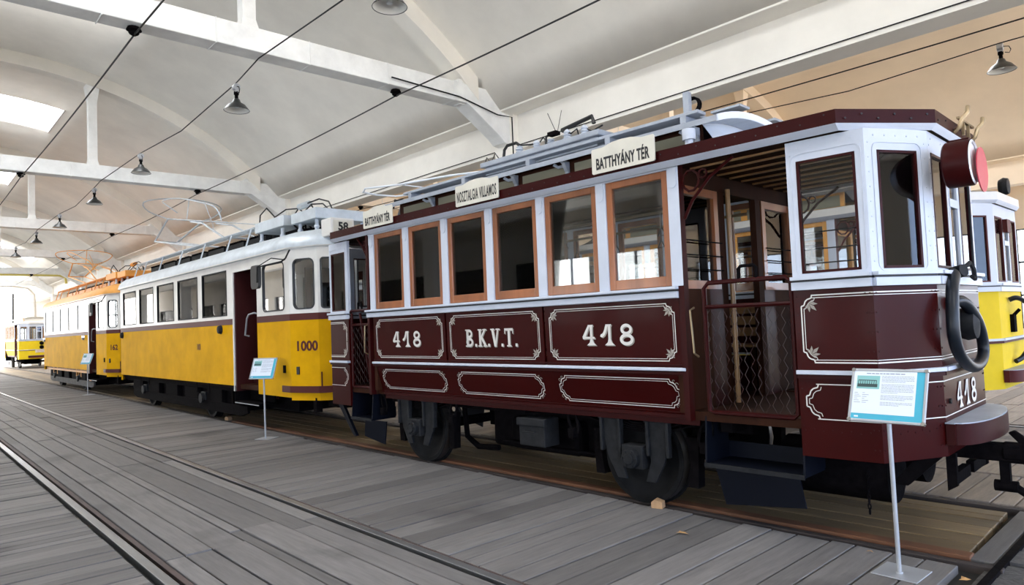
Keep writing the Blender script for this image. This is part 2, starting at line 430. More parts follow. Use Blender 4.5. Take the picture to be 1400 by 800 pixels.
# ------------------------------------------------------------------ floor
TA = rad(1.5); T418 = (-5.2, 5.76)
def t418(u, v, z=0):
    return (T418[0]+u*math.cos(TA)-v*math.sin(TA), T418[1]+u*math.sin(TA)+v*math.cos(TA), z)
def make_floor():
    b = MB(); b.box(XW-1, -1.18, -9, 25, -.30, -.055)
    b.box(-1.18, XE+1, -9, 25, -.30, -.115)
    fl = b.build('floor', 'floor_gap'); tag(fl, kind='structure')
    def plank_mesh(L, Wd, m, axis):
        k = MB(); h = .05; e = .004
        x, y = (Wd/2, L/2) if axis == 'Y' else (L/2, Wd/2)
        k.add([(-x,-y,-h),(x,-y,-h),(x,y,-h),(-x,y,-h),(-x,-y,-e),(x,-y,-e),(x,y,-e),(-x,y,-e),(-x+e,-y+e,0),(x-e,-y+e,0),(x-e,y-e,0),(-x+e,y-e,0)],
              [(0,1,5,4),(1,2,6,5),(2,3,7,6),(3,0,4,7),(4,5,9,8),(5,6,10,9),(6,7,11,10),(7,4,8,11),(8,9,10,11)])
        return k.mesh('plank', m)
    stuff = {}
    def stuff_plank(x, y, L, Wd, m, axis, dz=0):
        k = stuff.setdefault(m, MB()); a, c = (Wd/2, L/2) if axis == 'Y' else (L/2, Wd/2)
        k.box(x-a, x+a, y-c, y+c, -.05, dz)
    cnt = [0]
    meshes = {}
    def plank(x, y, L, Wd, m, axis, rz=0, dz=0):
        Wd -= .013; L -= .010
        key = (round(Wd, 3), round(L, 2), m, axis)
        if key not in meshes: meshes[key] = plank_mesh(L, Wd, m, axis)
        o = inst('plank', meshes[key], fl, (x, y, dz), (random.uniform(-.002, .002), random.uniform(-.002, .002), rz+random.uniform(-.0008, .0008)))
        cnt[0] += 1
    R = random.Random(3)
    WS = [.165, .19, .21, .24]
    # a) near platform between the rails in front and the tram track: planks across, ends at y 2.97 .. track slot
    x = -1.34
    while x > XW:
        w = R.choice(WS); xc = x-w/2
        yb = 5.76+(xc+5.2)*math.tan(TA)-.88 if xc > -10 else 4.80+.0*xc
        y0 = 2.97; L = yb-y0
        L = round(L/.02)*.02
        if xc > -20: plank(xc, y0+L/2, L, w, 'grey_planks', 'Y', dz=R.uniform(-.003, .003))
        else: stuff_plank(xc, y0+L/2, L, w-.012, 'grey_planks', 'Y', R.uniform(-.004, .003))
        x -= w
    # b) between the front rails: boards along the track
    rows = [(1.52, .14), (1.66, .20), (1.86, .25), (2.11, .10), (2.21, .29), (2.50, .19), (2.69, .15)]
    for i, (y, w) in enumerate(rows):
        st = [0, 0, 0, -.35, -.35, 0, -.2][i]
        x = -5.5+4.15+st
        while x > XW:
            if x-4.15 > -26: plank(x-2.075, y+w/2, 4.15, w, 'track_planks', 'X', dz=R.uniform(-.003, .003))
            else: stuff_plank(x-2.075, y+w/2, 4.13, w-.01, 'track_planks', 'X', R.uniform(-.003, .003))
            x -= 4.15
    # c) left strip, planks across, y -1.2 .. 1.34
    x = -3.0
    while x > -40:
        w = R.choice([.12, .15, .19, .23])
        if x > -13: plank(x-w/2, .12, 2.42, w, 'grey_planks', 'Y', dz=R.uniform(-.006, .004))
        else: stuff_plank(x-w/2, .12, 2.42, w-.014, 'grey_planks', 'Y', R.uniform(-.006, .003))
        x -= w
    # d) inside the tram track
    for i, (v, w) in enumerate([(-.60, .24), (-.36, .22), (-.14, .25), (.11, .22), (.33, .14), (.47, .16)]):
        u = 3.83; k = 0
        while u > -12:
            L = 3.4 if k else 3.4-i % 2*1.2
            px, py, _ = t418(u-L/2, v+w/2)
            plank(px, py, L, w, 'brown_boards', 'X', TA, dz=-.004); u -= L; k += 1
        x = t418(u, 0)[0]
        while x > XW:
            stuff_plank(x-1.7, 5.62+v+w/2, 3.38, w-.01, 'brown_boards', 'X', -.004); x -= 3.4
    # e) beyond the tram track to the arcade, f) second nave
    x = -1.2
    while x > XW:
        w = R.choice(WS); xc = x-w/2
        ya = 5.76+(xc+5.2)*math.tan(TA)+.86 if xc > -12 else 6.50
        L = round((7.84-ya)/.02)*.02
        if xc > -7: plank(xc, 7.84-L/2, L, w, 'warm_planks', 'Y', dz=R.uniform(-.003, .003))
        else: stuff_plank(xc, 7.84-L/2, L, w-.012, 'warm_planks', 'Y', R.uniform(-.003, .003))
        x -= w
    x = -1.2
    while x > XW:
        w = R.choice([.22, .26, .30])
        if x > -7: plank(x-w/2, 8.72, 1.66, w, 'warm_planks', 'Y', dz=R.uniform(-.003, .003))
        else: stuff_plank(x-w/2, 8.72, 1.66, w-.012, 'warm_planks', 'Y', R.uniform(-.003, .003))
        for (ya, yb) in ((11.25, 13.4), (13.42, 16.4), (16.42, 20.8)): stuff_plank(x-w/2, (ya+yb)/2, yb-ya, w-.012, 'warm_planks', 'Y', R.uniform(-.003, .003))
        x -= w
    for y in (9.72, 9.97, 10.22, 10.47, 10.72):
        x = -1.2
        while x > XW: stuff_plank(x-2, y+.12, 3.98, .24, 'warm_planks', 'X', 0); x -= 4
    # left of the strip
    for y in [-1.35-.3*i for i in range(24)]:
        x = -3
        while x > XW: stuff_plank(x-2, y, 3.98, .29, 'track_planks', 'X', 0); x -= 4
    for m, k in stuff.items():
        tag(k.build('distant_planks', m, fl), kind='stuff')
    # rails
    def rail(y0, y1, x0, x1, m, rz=0, top=-.003, org=(0, 0), nm='rail'):
        k = MB(); k.box(x0, x1, y0, y1, -.06, top); o = k.build(nm, m, fl, bevel=.004); o.location = (org[0], org[1], 0); o.rotation_euler = (0, 0, rz)
    rail(2.885, 2.95, XW, -1.2, 'rail_steel'); rail(1.375, 1.445, XW, -3, 'rail_steel')
    rail(2.955, 2.975, XW, -1.2, 'edge_timber', top=-.006, nm='edge_timber')
    rail(1.478, 1.520, XW, -3, 'edge_timber', top=-.012, nm='edge_timber')
    for s in (-1, 1):
        rail(s*.785-.032, s*.785+.032, -8, 4.05, 'rail_rust', TA, org=T418[:2])
        rail(s*.755+5.64-.032, s*.755+5.64+.032, XW, t418(-8, 0)[0], 'rail_rust')
        rail(s*.75+10.38-.03, s*.75+10.38+.03, XW, -1.2, 'rail_steel')
        rail(s*.75+14.6-.03, s*.75+14.6+.03, XW, -1.2, 'rail_steel')
    # rust coloured edging board inside the near rail
    k = MB(); k.box(-8, 3.86, -.715, -.605, -.05, .012); o = k.build('edging_board', 'rust_board', fl, 'reddish brown edging board along the near rail', bevel=.006)
    o.location = (T418[0], T418[1], 0); o.rotation_euler = (0, 0, TA)
    # end timber of the track and traverser pit edge
    k = MB(); k.box(-1.33, -1.20, 5.16, 6.58, -.05, -.002); k.build('end_timber', 'grey_planks', fl, bevel=.004)
    k = MB(); k.box(-1.17, XE, -9, 25, -.2, -.035); k.build('pit_slab', 'pit_floor', fl)
    R2 = random.Random(5)
    st = MB().box(-.5, .5, -.5, .5, -.06, 0).mesh('paving_stone', 'pit_stone')
    for i in range(3):
        for j in range(18):
            y = 3.6+j*.30; x = -1.02+i*.45
            o = inst('paving_stone', st, fl, (x, y+R2.uniform(-.02, .02), -.018+R2.uniform(-.006, .004)), (R2.uniform(-.02, .02), R2.uniform(-.02, .02), R2.uniform(-.03, .03)), (.41, .28, 1))
    for x in (-1.19, -.80): pass
    k = MB(); k.box(-1.185, -1.14, 2, 12, -.06, .0); k.build('pit_rail', 'iron', fl)
    return fl
FLOOR = make_floor()

# outside ground and a pale building far beyond the open end
g = MB(); g.box(-140, XW-1, -60, 70, -.2, -.05); tag(g.build('ground', 'outside_ground'), kind='structure')
g = MB(); g.box(XE+1, 70, -60, 60, -.2, -.05); tag(g.build('ground', 'outside_ground'), kind='structure')

# ------------------------------------------------------------------ old two-axle tram (maroon 418 and its yellow cousins)
def prof(z):
    """half width of the body at height z"""
    P = [(.60, .985), (.80, .995), (.95, 1.03), (1.10, 1.07), (1.21, 1.085), (1.83, 1.10), (2.90, 1.10)]
    for (z0, v0), (z1, v1) in zip(P, P[1:]):
        if z <= z1: return v0+(v1-v0)*(z-z0)/(z1-z0)
    return 1.10
def side_plate(u0, u1, z0, z1, s, off=0, th=.03, n=5):
    k = MB(); zs = [z0+(z1-z0)*i/n for i in range(n+1)]
    rows = []
    for u in (u0, u1):
        rows.append([(u, s*(prof(z)+off), z) for z in zs]+[(u, s*(prof(z)+off-th), z) for z in reversed(zs)])
    k.loft(rows, closed=True)
    m = len(rows[0]); k.f += [tuple(range(m)), tuple(range(m, 2*m))]
    return k
def moulding(k, u0, u1, z0, z1, s, out):
    k.box(u0, u1, s*(prof((z0+z1)/2)-.02), s*(prof((z0+z1)/2)+out), z0, z1)
def ribbon(k, pts, w, conv, d=.0025):
    """flat painted stripe along a closed 2D path; conv(a,z)->3D with outward normal applied"""
    n = len(pts); ins = []; outs = []
    for i in range(n):
        p = Vector(pts[i]); a = (p-Vector(pts[i-1])).normalized(); b = (Vector(pts[(i+1) % n])-p).normalized()
        nn = Vector((-(a.y+b.y), a.x+b.x)); nn = nn.normalized() if nn.length > 1e-6 else Vector((-a.y, a.x))
        ins.append(p+nn*w/2); outs.append(p-nn*w/2)
    vs = [conv(p.x, p.y, d) for p in ins]+[conv(p.x, p.y, d) for p in outs]
    k.add(vs, [(i, (i+1) % n, n+(i+1) % n, n+i) for i in range(n)])
def notched(u0, u1, z0, z1, c):
    def q(cx, cz, sx, sz):      # concave corner with two small steps
        return [(cx, cz+sz*c), (cx+sx*.25*c, cz+sz*.92*c), (cx+sx*.38*c, cz+sz*.55*c), (cx+sx*.58*c, cz+sz*.36*c), (cx+sx*.92*c, cz+sz*.26*c), (cx+sx*c, cz)]
    return q(u0, z0, 1, 1)+q(u1, z0, -1, 1)[::-1]+q(u1, z1, -1, -1)+q(u0, z1, 1, -1)[::-1]
def leaf(k, x, z, ang, L, conv, sp=(0, -40, 40, -75, 75)):
    for a in sp:
        t = rad(ang+a); l = L*(1-.004*abs(a)); dx, dz = math.cos(t), math.sin(t); w = .16*l
        P = [(x, z), (x+dx*l*.55-dz*w, z+dz*l*.55+dx*w), (x+dx*l, z+dz*l), (x+dx*l*.55+dz*w, z+dz*l*.55-dx*w)]
        k.add([conv(a_, b_, .003) for a_, b_ in P], [(0, 1, 2, 3)])
def decorate(parent, u0, u1, z0, z1, conv, c=.075, col='pin_white', leaves=True, flip=1):
    k = MB(); ribbon(k, notched(u0, u1, z0, z1, c), .009, conv)
    ribbon(k, notched(u0+.018, u1-.018, z0+.018, z1-.018, c), .005, conv)
    o = k.build('pinstripe', col, parent, 'white double pinstripe frame with notched corners')
    if leaves:
        L = .07
        for cx, cz, a in ((u0+.045, z0+.05, 45), (u1-.045, z0+.05, 135), (u1-.045, z1-.05, 225), (u0+.045, z1-.05, 315)):
            k = MB(); leaf(k, cx, cz, a, L, conv); leaf(k, cx, cz, a+180, L*.55, conv, (0, -50, 50)); k.build('leaf_ornament', 'gilt_grey', parent)
def rrect(x0, x1, z0, z1, r, n=5):
    P = []
    for cx, cz, a0 in ((x1-r, z0+r, -90), (x1-r, z1-r, 0), (x0+r, z1-r, 90), (x0+r, z0+r, 180)):
        for i in range(n+1): a = rad(a0+90*i/n); P.append((cx+r*math.cos(a), cz+r*math.sin(a)))
    return P
def glyph(ch, k, ox, oz, w, h, put):
    """ornate flared numerals and slab letters, unit box mapped to w x h"""
    def poly(P): k.add([put(ox+a*w, oz+b*h) for a, b in P], [tuple(range(len(P)))])
    def bar(a, b, c, d, t):
        p = Vector((a*w, b*h)); q = Vector((c*w, d*h)); n = (q-p).normalized(); n = Vector((-n.y, n.x))*t*w/2
        k.add([put(ox+x, oz+y) for x, y in [p+n, q+n, q-n, p-n]], [(0, 1, 2, 3)])
    def ringp(cx, cz, rx, rz, t):
        n = 22; o = [(cx+rx*math.cos(2*PI*i/n), cz+rz*math.sin(2*PI*i/n)) for i in range(n)]
        i_ = [(cx+(rx-t)*math.cos(2*PI*i/n), cz+(rz-t*.8)*math.sin(2*PI*i/n)) for i in range(n)]
        vs = [put(ox+a*w, oz+b*h) for a, b in o+i_]
        k.add(vs, [(i, (i+1) % n, n+(i+1) % n, n+i) for i in range(n)])
    if ch == '4' or ch == '1':
        poly([(.40, 1), (.82, 1), (.74, .9), (.72, .3), (.80, .14), (1.0, 0), (.28, 0), (.50, .14), (.56, .3), (.56, .9)])
        if ch == '4':
            poly([(.42, .98), (.58, .98), (.20, .42), (.26, .32), (.0, .30), (-.04, .42)]); poly([(-.02, .42), (-.02, .32), (.9, .32), (.9, .40), (.8, .42)])
        else: poly([(.40, 1), (.58, .98), (.40, .62), (.26, .46), (.10, .38), (-.04, .42), (.0, .52), (.16, .58), (.28, .74)])
    elif ch == '8':
        ringp(.5, .74, .40, .26, .17); ringp(.5, .27, .48, .28, .19)
    elif ch == '.': poly([(.3, 0), (.8, 0), (.8, .16), (.3, .16)])
    elif ch == 'B':
        bar(.25, 0, .25, 1, .24); ringp(.5, .75, .38, .25, .17); ringp(.52, .26, .44, .27, .19); poly([(0, 1), (.5, 1), (.5, .93), (0, .93)]); poly([(0, 0), (.5, 0), (.5, .07), (0, .07)])
    elif ch == 'K':
        bar(.25, 0, .25, 1, .24); bar(.3, .42, .9, 1, .16); bar(.42, .55, .95, 0, .24)
        for a, b in ((0, 1), (0, .07), (.6, 1), (.65, .07)): poly([(a, b), (a+.48, b), (a+.48, b-.07), (a, b-.07)])
    elif ch == 'V':
        bar(.18, 1, .5, 0, .26); bar(.85, 1, .52, 0, .14)
        for a in (-.05, .6): poly([(a, 1), (a+.48, 1), (a+.48, .93), (a, .93)])
    elif ch == 'T':
        bar(.5, 0, .5, 1, .24); poly([(0, 1), (1, 1), (1, .88), (0, .88)]); poly([(0, 1), (.1, 1), (.06, .7), (0, .7)]); poly([(.9, 1), (1, 1), (1, .7), (.94, .7)]); poly([(.25, 0), (.75, 0), (.75, .07), (.25, .07)])
def lettering(parent, txt, u, z, h, w, gap, put, name='lettering', m='pin_white', label=None, shadow=True):
    tot = sum((w*.45 if c == '.' else w)+gap for c in txt)-gap; x = u-tot/2
    k = MB(); ks = MB()
    for c in txt:
        ww = w*.45 if c == '.' else w
        glyph(c, k, x, z-h/2, ww, h, lambda a, b: put(a, b, .006))
        if shadow: glyph(c, ks, x+.010, z-h/2-.008, ww, h, lambda a, b: put(a, b, .0035))
        x += ww+gap
    o = k.build(name, m, parent, label)
    if shadow: ks.build('letter_shadow', 'gilt_grey', parent)
    return o
def wheel_mesh(r, w=.12):
    k = MB(); k.lathe([(.0, -w*.30), (r*.22, -w*.36), (r*.24, -w*.1), (r*.62, -w*.05), (r*.80, -w*.18), (r*.90, -w*.5), (r, -w*.5), (r, w*.35), (r+.025, w*.4), (r+.025, w*.6), (r*.8, w*.6), (0, w*.4)], n=36, axis='y')
    return k
def mesh_grille(u0, u1, z0, z1, v, step=.085, r=.0035):
    k = MB(); n = int((u1-u0)/.05)
    for i in range(n+1):
        u = u0+(u1-u0)*i/n; zz = z0; pts = []; j = 0
        while zz < z1+.001:
            pts.append((u+(.015 if (j//1) % 2 == i % 2 else -.015), v, min(zz, z1))); zz += .055; j += 1
        k.tube(pts, .0026, 3)
    return k

def old_tram(name, loc, rz, label, pal, group=None, detail=2, number='418'):
    R = empty(name, loc, rz, label, 'tram', group)
    body, trim, white, frame, door = pal['body'], pal['trim'], pal['white'], pal['frame'], pal['door']
    # --- underframe
    for s in (-1, 1):
        k = MB(); k.box(-2.4, 2.4, s*.62-.05, s*.62+.05, .66, .82); k.build('sole_bar', 'iron', R)
    for u in (-2.3, -1.2, 0, 1.2, 2.3): MB().box(u-.05, u+.05, -.9, .9, .70, .80).build('cross_member', 'iron', R)
    k = MB(); k.box(-.95, .75, -.45, .45, .22, .72); k.box(-.5, .5, -.6, -.3, .25, .6)
    k.build('motor_case', 'iron', R, bevel=.05)
    k = MB(); k.tube([(-1.35, -.55, .72), (-1.3, -.55, .3), (-1.1, -.55, .2), (-.75, -.55, .22)], .035, 6)
    k.tube([(-.5, -.7, .35), (.3, -.7, .32), (.95, -.7, .34)], .02, 6); k.build('brake_rod', 'iron', R)
    for ua in (-1.76, 1.44):
        for s in (-1, 1):
            w = wheel_mesh(.41)
            o = w.build('wheel', 'wheel_steel', R, smooth=True); o.location = (ua, s*.775, .41)
            if s > 0: o.rotation_euler = (0, 0, PI)
            t = MB(); t.lathe([(.412, -.055), (.412, .04)], n=36, axis='y'); t.build('tread', 'tread_steel', o, 'worn bright steel tread', smooth=True)
            if detail > 1:
                v = s*.93
                ab = MB(); ab.box(ua-.11, ua+.11, v-.07, v+.07, .33, .53); ab.cyl((ua, v-s*.0, .42), (ua, v+s*.12, .42), .085, 16); ab.cyl((ua, v+s*.12, .42), (ua, v+s*.135, .42), .05, 12)
                a_ = ab.build('axle_box', 'iron_worn', R, bevel=.008)
                c = MB()
                for q in range(6):
                    a = q*PI/3; c.cyl((ua+.065*math.cos(a), v+s*.12, .42+.065*math.sin(a)), (ua+.065*math.cos(a), v+s*.13, .42+.065*math.sin(a)), .009, 6)
                c.build('bolt', 'iron_worn', a_)
                for d in (-1, 1):      # pairs of horn guides with leaf spring pocket
                    h = MB(); a0 = ua+d*.25
                    h.prism([(a0-.12, v+s*.02, .84), (a0+.12, v+s*.02, .84), (a0+.115, v+s*.02, .66), (a0-d*.02+.07, v+s*.02, .40), (a0-d*.10+.05, v+s*.02, .22), (a0-d*.10-.05, v+s*.02, .22), (a0-d*.02-.07, v+s*.02, .40), (a0-.115, v+s*.02, .66)], (0, -s*.03, 0))
                    h.box(a0-.12, a0+.12, v, v-s*.2, .80, .84); h.box(a0-.13, a0+.13, v+s*.03, v+s*.05, .74, .86)
                    h.box(a0-.115, a0-.085, v+s*.05, v, .45, .80); h.box(a0+.085, a0+.115, v+s*.05, v, .45, .80)
                    h.build('axle_guide', 'iron_worn', R, bevel=.006)
                sp = MB()
                for q in range(5):
                    L = .62-.09*q; z = .66+.018*q-.03
                    sp.loft([[(ua+x*L, s*.86-.04, z+.09*x*x*1.2), (ua+x*L, s*.86+.04, z+.09*x*x*1.2), (ua+x*L, s*.86+.04, z+.014+.09*x*x*1.2), (ua+x*L, s*.86-.04, z+.014+.09*x*x*1.2)] for x in (-1, -.6, -.2, .2, .6, 1)], closed=True)
                sp.build('leaf_spring', 'iron', R)
                for d in (-1, 1):
                    sh = MB(); c0 = (ua+d*.70, s*.95, .68)
                    sh.tube([(c0[0]+.055*math.cos(a*PI/6)+d*.03*math.sin(a*PI/6), c0[1], c0[2]+.11*math.sin(a*PI/6)) for a in range(12)], .016, 6, closed=True)
                    sh.box(c0[0]-.03, c0[0]+.03, c0[1]-.05, c0[1]+.02, c0[2]-.15, c0[2]-.06)
                    sh.build('spring_shackle', 'iron', R)
                    bk = MB(); bk.prism([(ua+d*.44, s*.78-.05, .62), (ua+d*.56, s*.78-.05, .62), (ua+d*.54, s*.78-.05, .2), (ua+d*.44, s*.78-.05, .2), (ua+d*.47, s*.78-.05, .40)], (0, .10, 0)); bk.build('brake_block', 'iron', R)
    for ua in (-1.76, 1.44): MB().cyl((ua, -.75, .41), (ua, .75, .41), .06, 12).build('axle', 'iron', R)
    if detail > 1:
        b = MB(); b.box(.05, .40, -1.0, -.78, .40, .68); b.box(.03, .42, -1.02, -.98, .60, .68); eq = b.build('equipment_box', 'iron_worn', R, bevel=.01)
        h = MB(); h.tube([(.15, -1.02, .55), (.15, -1.05, .55), (.30, -1.05, .55), (.30, -1.02, .55)], .008, 5); h.build('handle', 'iron_worn', eq)
        b = MB(); b.cyl((2.55, -.35, .42), (3.35, -.35, .42), .22, 20); b.build('air_tank', 'iron', R, smooth=True)
        b = MB(); b.cyl((2.4, .45, .42), (3.35, .45, .42), .22, 20); b.build('air_tank', 'iron', R, smooth=True)
        b = MB()
        for q in range(9):
            z = .46-.036*q; rr = [(.0, .016), (.016, 0)][q % 2]
            b.tube([(3.23+math.cos(a*PI/4)*.010*(q % 2), -.6+math.cos(a*PI/4)*.010*((q+1) % 2), z+math.sin(a*PI/4)*.022) for a in range(8)], .005, 4, closed=True)
        b.build('hanging_chain', 'iron', R)
        for s in (-1, 1):
            b = MB(); b.prism([(3.72, s*.6-.03, .62), (3.58, s*.6-.03, .62), (3.40, s*.6-.03, .40), (3.50, s*.6-.03, .40)], (0, .06, 0)); b.build('life_guard_bracket', 'iron', R)
            b = MB(); b.prism([(-3.6, s*.95-.02, .62), (-3.48, s*.95-.02, .62), (-3.13, s*.95-.02, .20), (-3.2, s*.95-.02, .20)], (0, .04, 0)); b.build('step_brace', 'blue_black', R)
    # --- saloon
    U0, U1 = -2.46, 2.06
    bays = [(-2.43, -.98), (-.95, .53), (.56, 2.05)]
    for s in (-1, 1):
        conv = lambda a, z, d, s=s: (a, s*(prof(z)+d), z)
        if s > 0: conv2 = lambda a, z, d: (-a, prof(z)+d, z)
        for i, (a, b) in enumerate(bays):
            p = side_plate(a+.0, b, 1.22, 1.80, s).build('side_panel', body, R, smooth=True)
            if pal.get('lined'):
                decorate(p, a+.06, b-.05, 1.275, 1.745, conv)
            txt = ['418', 'B.K.V.T.', '418'][i] if number == '418' else ([number, '', number][i])
            if txt and s < 0 and detail > 0:
                uc = [-1.72, -.22, 1.31][i]
                if '.' in txt: lettering(p, txt, uc, 1.495, .185, .125, .012, conv, label='white painted letters')
                else: lettering(p, txt, uc, 1.50, .185, .15 if number == '418' else .1, .055, conv, label='white painted numerals')
            q = side_plate(a, b+.03, .82, 1.17, s, n=6).build('lower_panel', body, R, smooth=True)
            if pal.get('lined'):
                decorate(q, a+.12, b-.06, .885, 1.125, conv, c=.085, leaves=False)
                if detail > 1 and s < 0:
                    k = MB()
                    for cx, cz in ((a+.12, .885), (b-.06, .885), (b-.06, 1.125), (a+.12, 1.125)):
                        sx = 1 if cx < (a+b)/2 else -1; sz = 1 if cz < 1 else -1
                        for rr_, ox in ((.014, .018), (.010, .045)):
                            k.tube([conv(cx+sx*ox+rr_*math.cos(t*PI/4), cz+sz*(.06-ox)+rr_*math.sin(t*PI/4), .002) for t in range(7)], .0025, 3)
                    k.build('scroll_ornament', 'gilt_grey', q)
        k = MB(); moulding(k, U0, U1+.03, 1.195, 1.222, s, .035); k.build('belt_moulding', white, R, 'bright white belt moulding', bevel=.006)
        k = MB(); moulding(k, U0, U1+.03, 1.165, 1.19, s, .025); moulding(k, U0, U1, 1.235, 1.25, s, .006); k.build('belt_bead', trim, R, bevel=.004)
        k = MB(); moulding(k, U0+.1, U1+.06, .80, .835, s, .016); moulding(k, U0+.1, U1+.06, .845, .855, s, .010); moulding(k, U0+.1, U1+.06, .75, .80, s, .0); k.build('base_moulding', trim, R, bevel=.004)
        k = MB(); moulding(k, U0-.08, U1, 1.855, 1.88, s, .06); k.build('sill_rail', white, R, 'white upper sill rail', bevel=.006)
        k = MB(); moulding(k, U0-.08, U1, 1.785, 1.84, s, .035); k.build('sill_board', white, R, bevel=.008)
        k = MB(); moulding(k, U0-.08, U1, 1.838, 1.857, s, .02); k.build('sill_groove', 'black_letter', R)
        # pillars
        for i in range(7):
            u = -2.47+.745*i
            wdt = .115 if i else .11
            k = MB(); k.box(u-.0, u+wdt*.95, s*1.06, s*1.112, 1.88, 2.86); pl = k.build('pillar', white, R, bevel=.006)
            k = MB(); k.prism([(u+.01, s*1.112, 2.84)]+[(u+.052+.042*math.cos(a), s*1.112, 2.72+.042*math.sin(a)) for a in [PI+PI*t/6 for t in range(7)]]+[(u+.094, s*1.112, 2.84)], (0, s*.008, 0)); k.build('pillar_scallop', white, pl)
        k = MB(); k.box(U0-.02, U1+.02, s*1.05, s*1.118, 2.835, 2.885); k.build('top_rail', white, R, bevel=.004)
        for i in range(6):
            u = -2.36+.745*i; w = .635
            k = MB(); y0, y1 = s*1.055, s*1.098; fw = .062
            k.box(u, u+fw, y0, y1, 1.885, 2.835); k.box(u+w-fw, u+w, y0, y1, 1.885, 2.835); k.box(u+fw, u+w-fw, y0, y1, 1.885, 1.885+.085); k.box(u+fw, u+w-fw, y0, y1, 2.835-.06, 2.835)
            f = k.build('window_frame', frame, R, bevel=.005)
            g = MB(); g.box(u+fw, u+w-fw, s*1.072, s*1.078, 1.96, 2.78); g.build('pane', 'pane_glass', f)
            if s > 0 and detail > 1 :
                for zz in (2.05, 2.15, 2.25): MB().cyl((u+fw, s*1.12, zz), (u+w-fw, s*1.12, zz), .005, 4).build('guard_bar', 'iron', f)
    # saloon ends (bulkheads with door opening)
    for e, ub in ((-1, -2.43), (1, 2.03)):
        k = MB()
        k.box(ub-.03, ub+.03, -1.08, -.62, .86, 1.86); k.box(ub-.03, ub+.03, .62, 1.08, .86, 1.86)
        k.box(ub-.03, ub+.03, -1.08, 1.08, 2.72, 2.95)
        k.box(ub-.03, ub+.03, -.40, -.30, .86, 2.75); k.box(ub-.03, ub+.03, .30, .40, .86, 2.75)
        bh = k.build('bulkhead', door, R)
        for s in (-1, 1):
            k = MB(); a, b = s*.42, s*1.06
            k.box(ub-.035, ub+.035, a, a+s*.07, 1.86, 2.72); k.box(ub-.035, ub+.035, b-s*.07, b, 1.86, 2.72); k.box(ub-.034, ub+.034, a, b, 1.86, 1.93); k.box(ub-.034, ub+.034, a, b, 2.65, 2.72)
            f = k.build('window_frame', frame, R)
            g = MB(); g.box(ub-.003, ub+.003, a+s*.07, b-s*.07, 1.93, 2.65); g.build('pane', 'pane_glass', f)
            if detail > 1:
                for z in (2.02, 2.14, 2.26): MB().cyl((ub+e*.06, a, z), (ub+e*.06, b, z), .006, 5).build('guard_bar', 'iron', f)
            k = MB(); k.box(ub-.03, ub+.03, s*.62, s*.40, .86, 1.86); k.build('bulkhead_panel', body, R)
    for e, ub in ((-1, -2.43), (1, 2.03)):
        MB().cyl((ub+e*.06, -.28, .86), (ub+e*.06, -.28, 2.75), .022, 10).build('hand_pole', 'wood_slat', R, smooth=True)
    # floor, ceiling, benches
    k = MB(); k.box(-3.45, 3.45, -1.0, 1.0, .80, .86); k.build('floor_board', 'wood_dark', R)
    if detail > 0:
        for s in (-1, 1):
            k = MB()
            for q in range(4): k.box(-2.3, 1.9, s*(.98-.10*q), s*(.90-.10*q), 1.30, 1.325)
            for q in range(3): k.box(-2.3, 1.9, s*1.02, s*1.0, 1.40+.12*q, 1.49+.12*q)
            b = k.build('bench', 'wood_slat', R)
            k = MB()
            for u in (-2.2, -1.1, 0, 1.0, 1.8): k.box(u-.03, u+.03, s*.62, s*1.0, .86, 1.30)
            k.build('bench_support', 'wood_dark', b)
        for s in (-1, 1):
            k = MB(); k.cyl((-2.3, s*.45, 2.62), (1.9, s*.45, 2.62), .015, 8); b = k.build('hand_rail', 'brass', R)
            k = MB()
            for q in range(7):
                u = -2.1+.6*q; k.tube([(u, s*.45, 2.61), (u, s*.45, 2.48), (u-.04, s*.45, 2.40), (u+.04, s*.45, 2.40), (u, s*.45, 2.48)], .008, 4)
            k.build('hand_strap', 'black_letter', b)
    # --- roof
    def eave(z, g=0):
        q = [(3.30, -1.17), (3.36, -1.16), (3.79, -.62), (3.84, 0), (3.79, .62), (3.36, 1.16)]
        P = [(2.0, -1.19-g), (3.36+.0, -1.155-g), (3.80+g*.6, -.56), (3.80+g*.6, .56), (3.36, 1.155+g), (2.0, 1.19+g)]
        return [(x, y, z) for x, y in P]+[(-x, y, z) for x, y in reversed(P)]
    k = MB(); k.loft([eave(2.885), eave(2.985)], closed=True); k.f += [tuple(range(12))]
    fb = k.build('letter_board', trim if pal.get('lined') else pal['board'], R)
    if detail > 1:
        k = MB()
        for i in range(42):
            u = -3.3+6.6*i/41; k.cyl((u, -1.195, 2.92+.03*(i % 2)), (u, -1.199, 2.92+.03*(i % 2)), .006, 5)
        for i in range(6):
            a = i/6+.08; k.cyl((3.37+.43*a, -1.158+.6*a, 2.92+.03*(i % 2)), (3.375+.43*a, -1.164+.6*a, 2.92+.03*(i % 2)), .007, 5)
            k.cyl((3.80, -.5+i*.2, 2.92+.03*(i % 2)), (3.806, -.5+i*.2, 2.92+.03*(i % 2)), .006, 5)
        k.build('rivet', 'black_letter', fb)
    k = MB(); k.loft([eave(2.845, -.045), eave(2.872, -.01), eave(2.888, .008)], closed=True); k.build('cornice', white, R, 'white cornice under the roof edge')
    ec = eave(2.985); k = MB()
    inner = [(x*.93, y*.60, 3.06) for x, y, z in ec]
    k.loft([ec, inner], closed=True); k.f += [tuple(range(12, 24))]
    k.build('lower_roof', pal['roof'], R)
    k = MB(); k.loft([[(x*.97, y*.97, 2.86) for x, y, z in ec], [(x*.97, y*.97, 2.88) for x, y, z in ec]], closed=True); k.f += [tuple(range(12)), tuple(range(12, 24))]
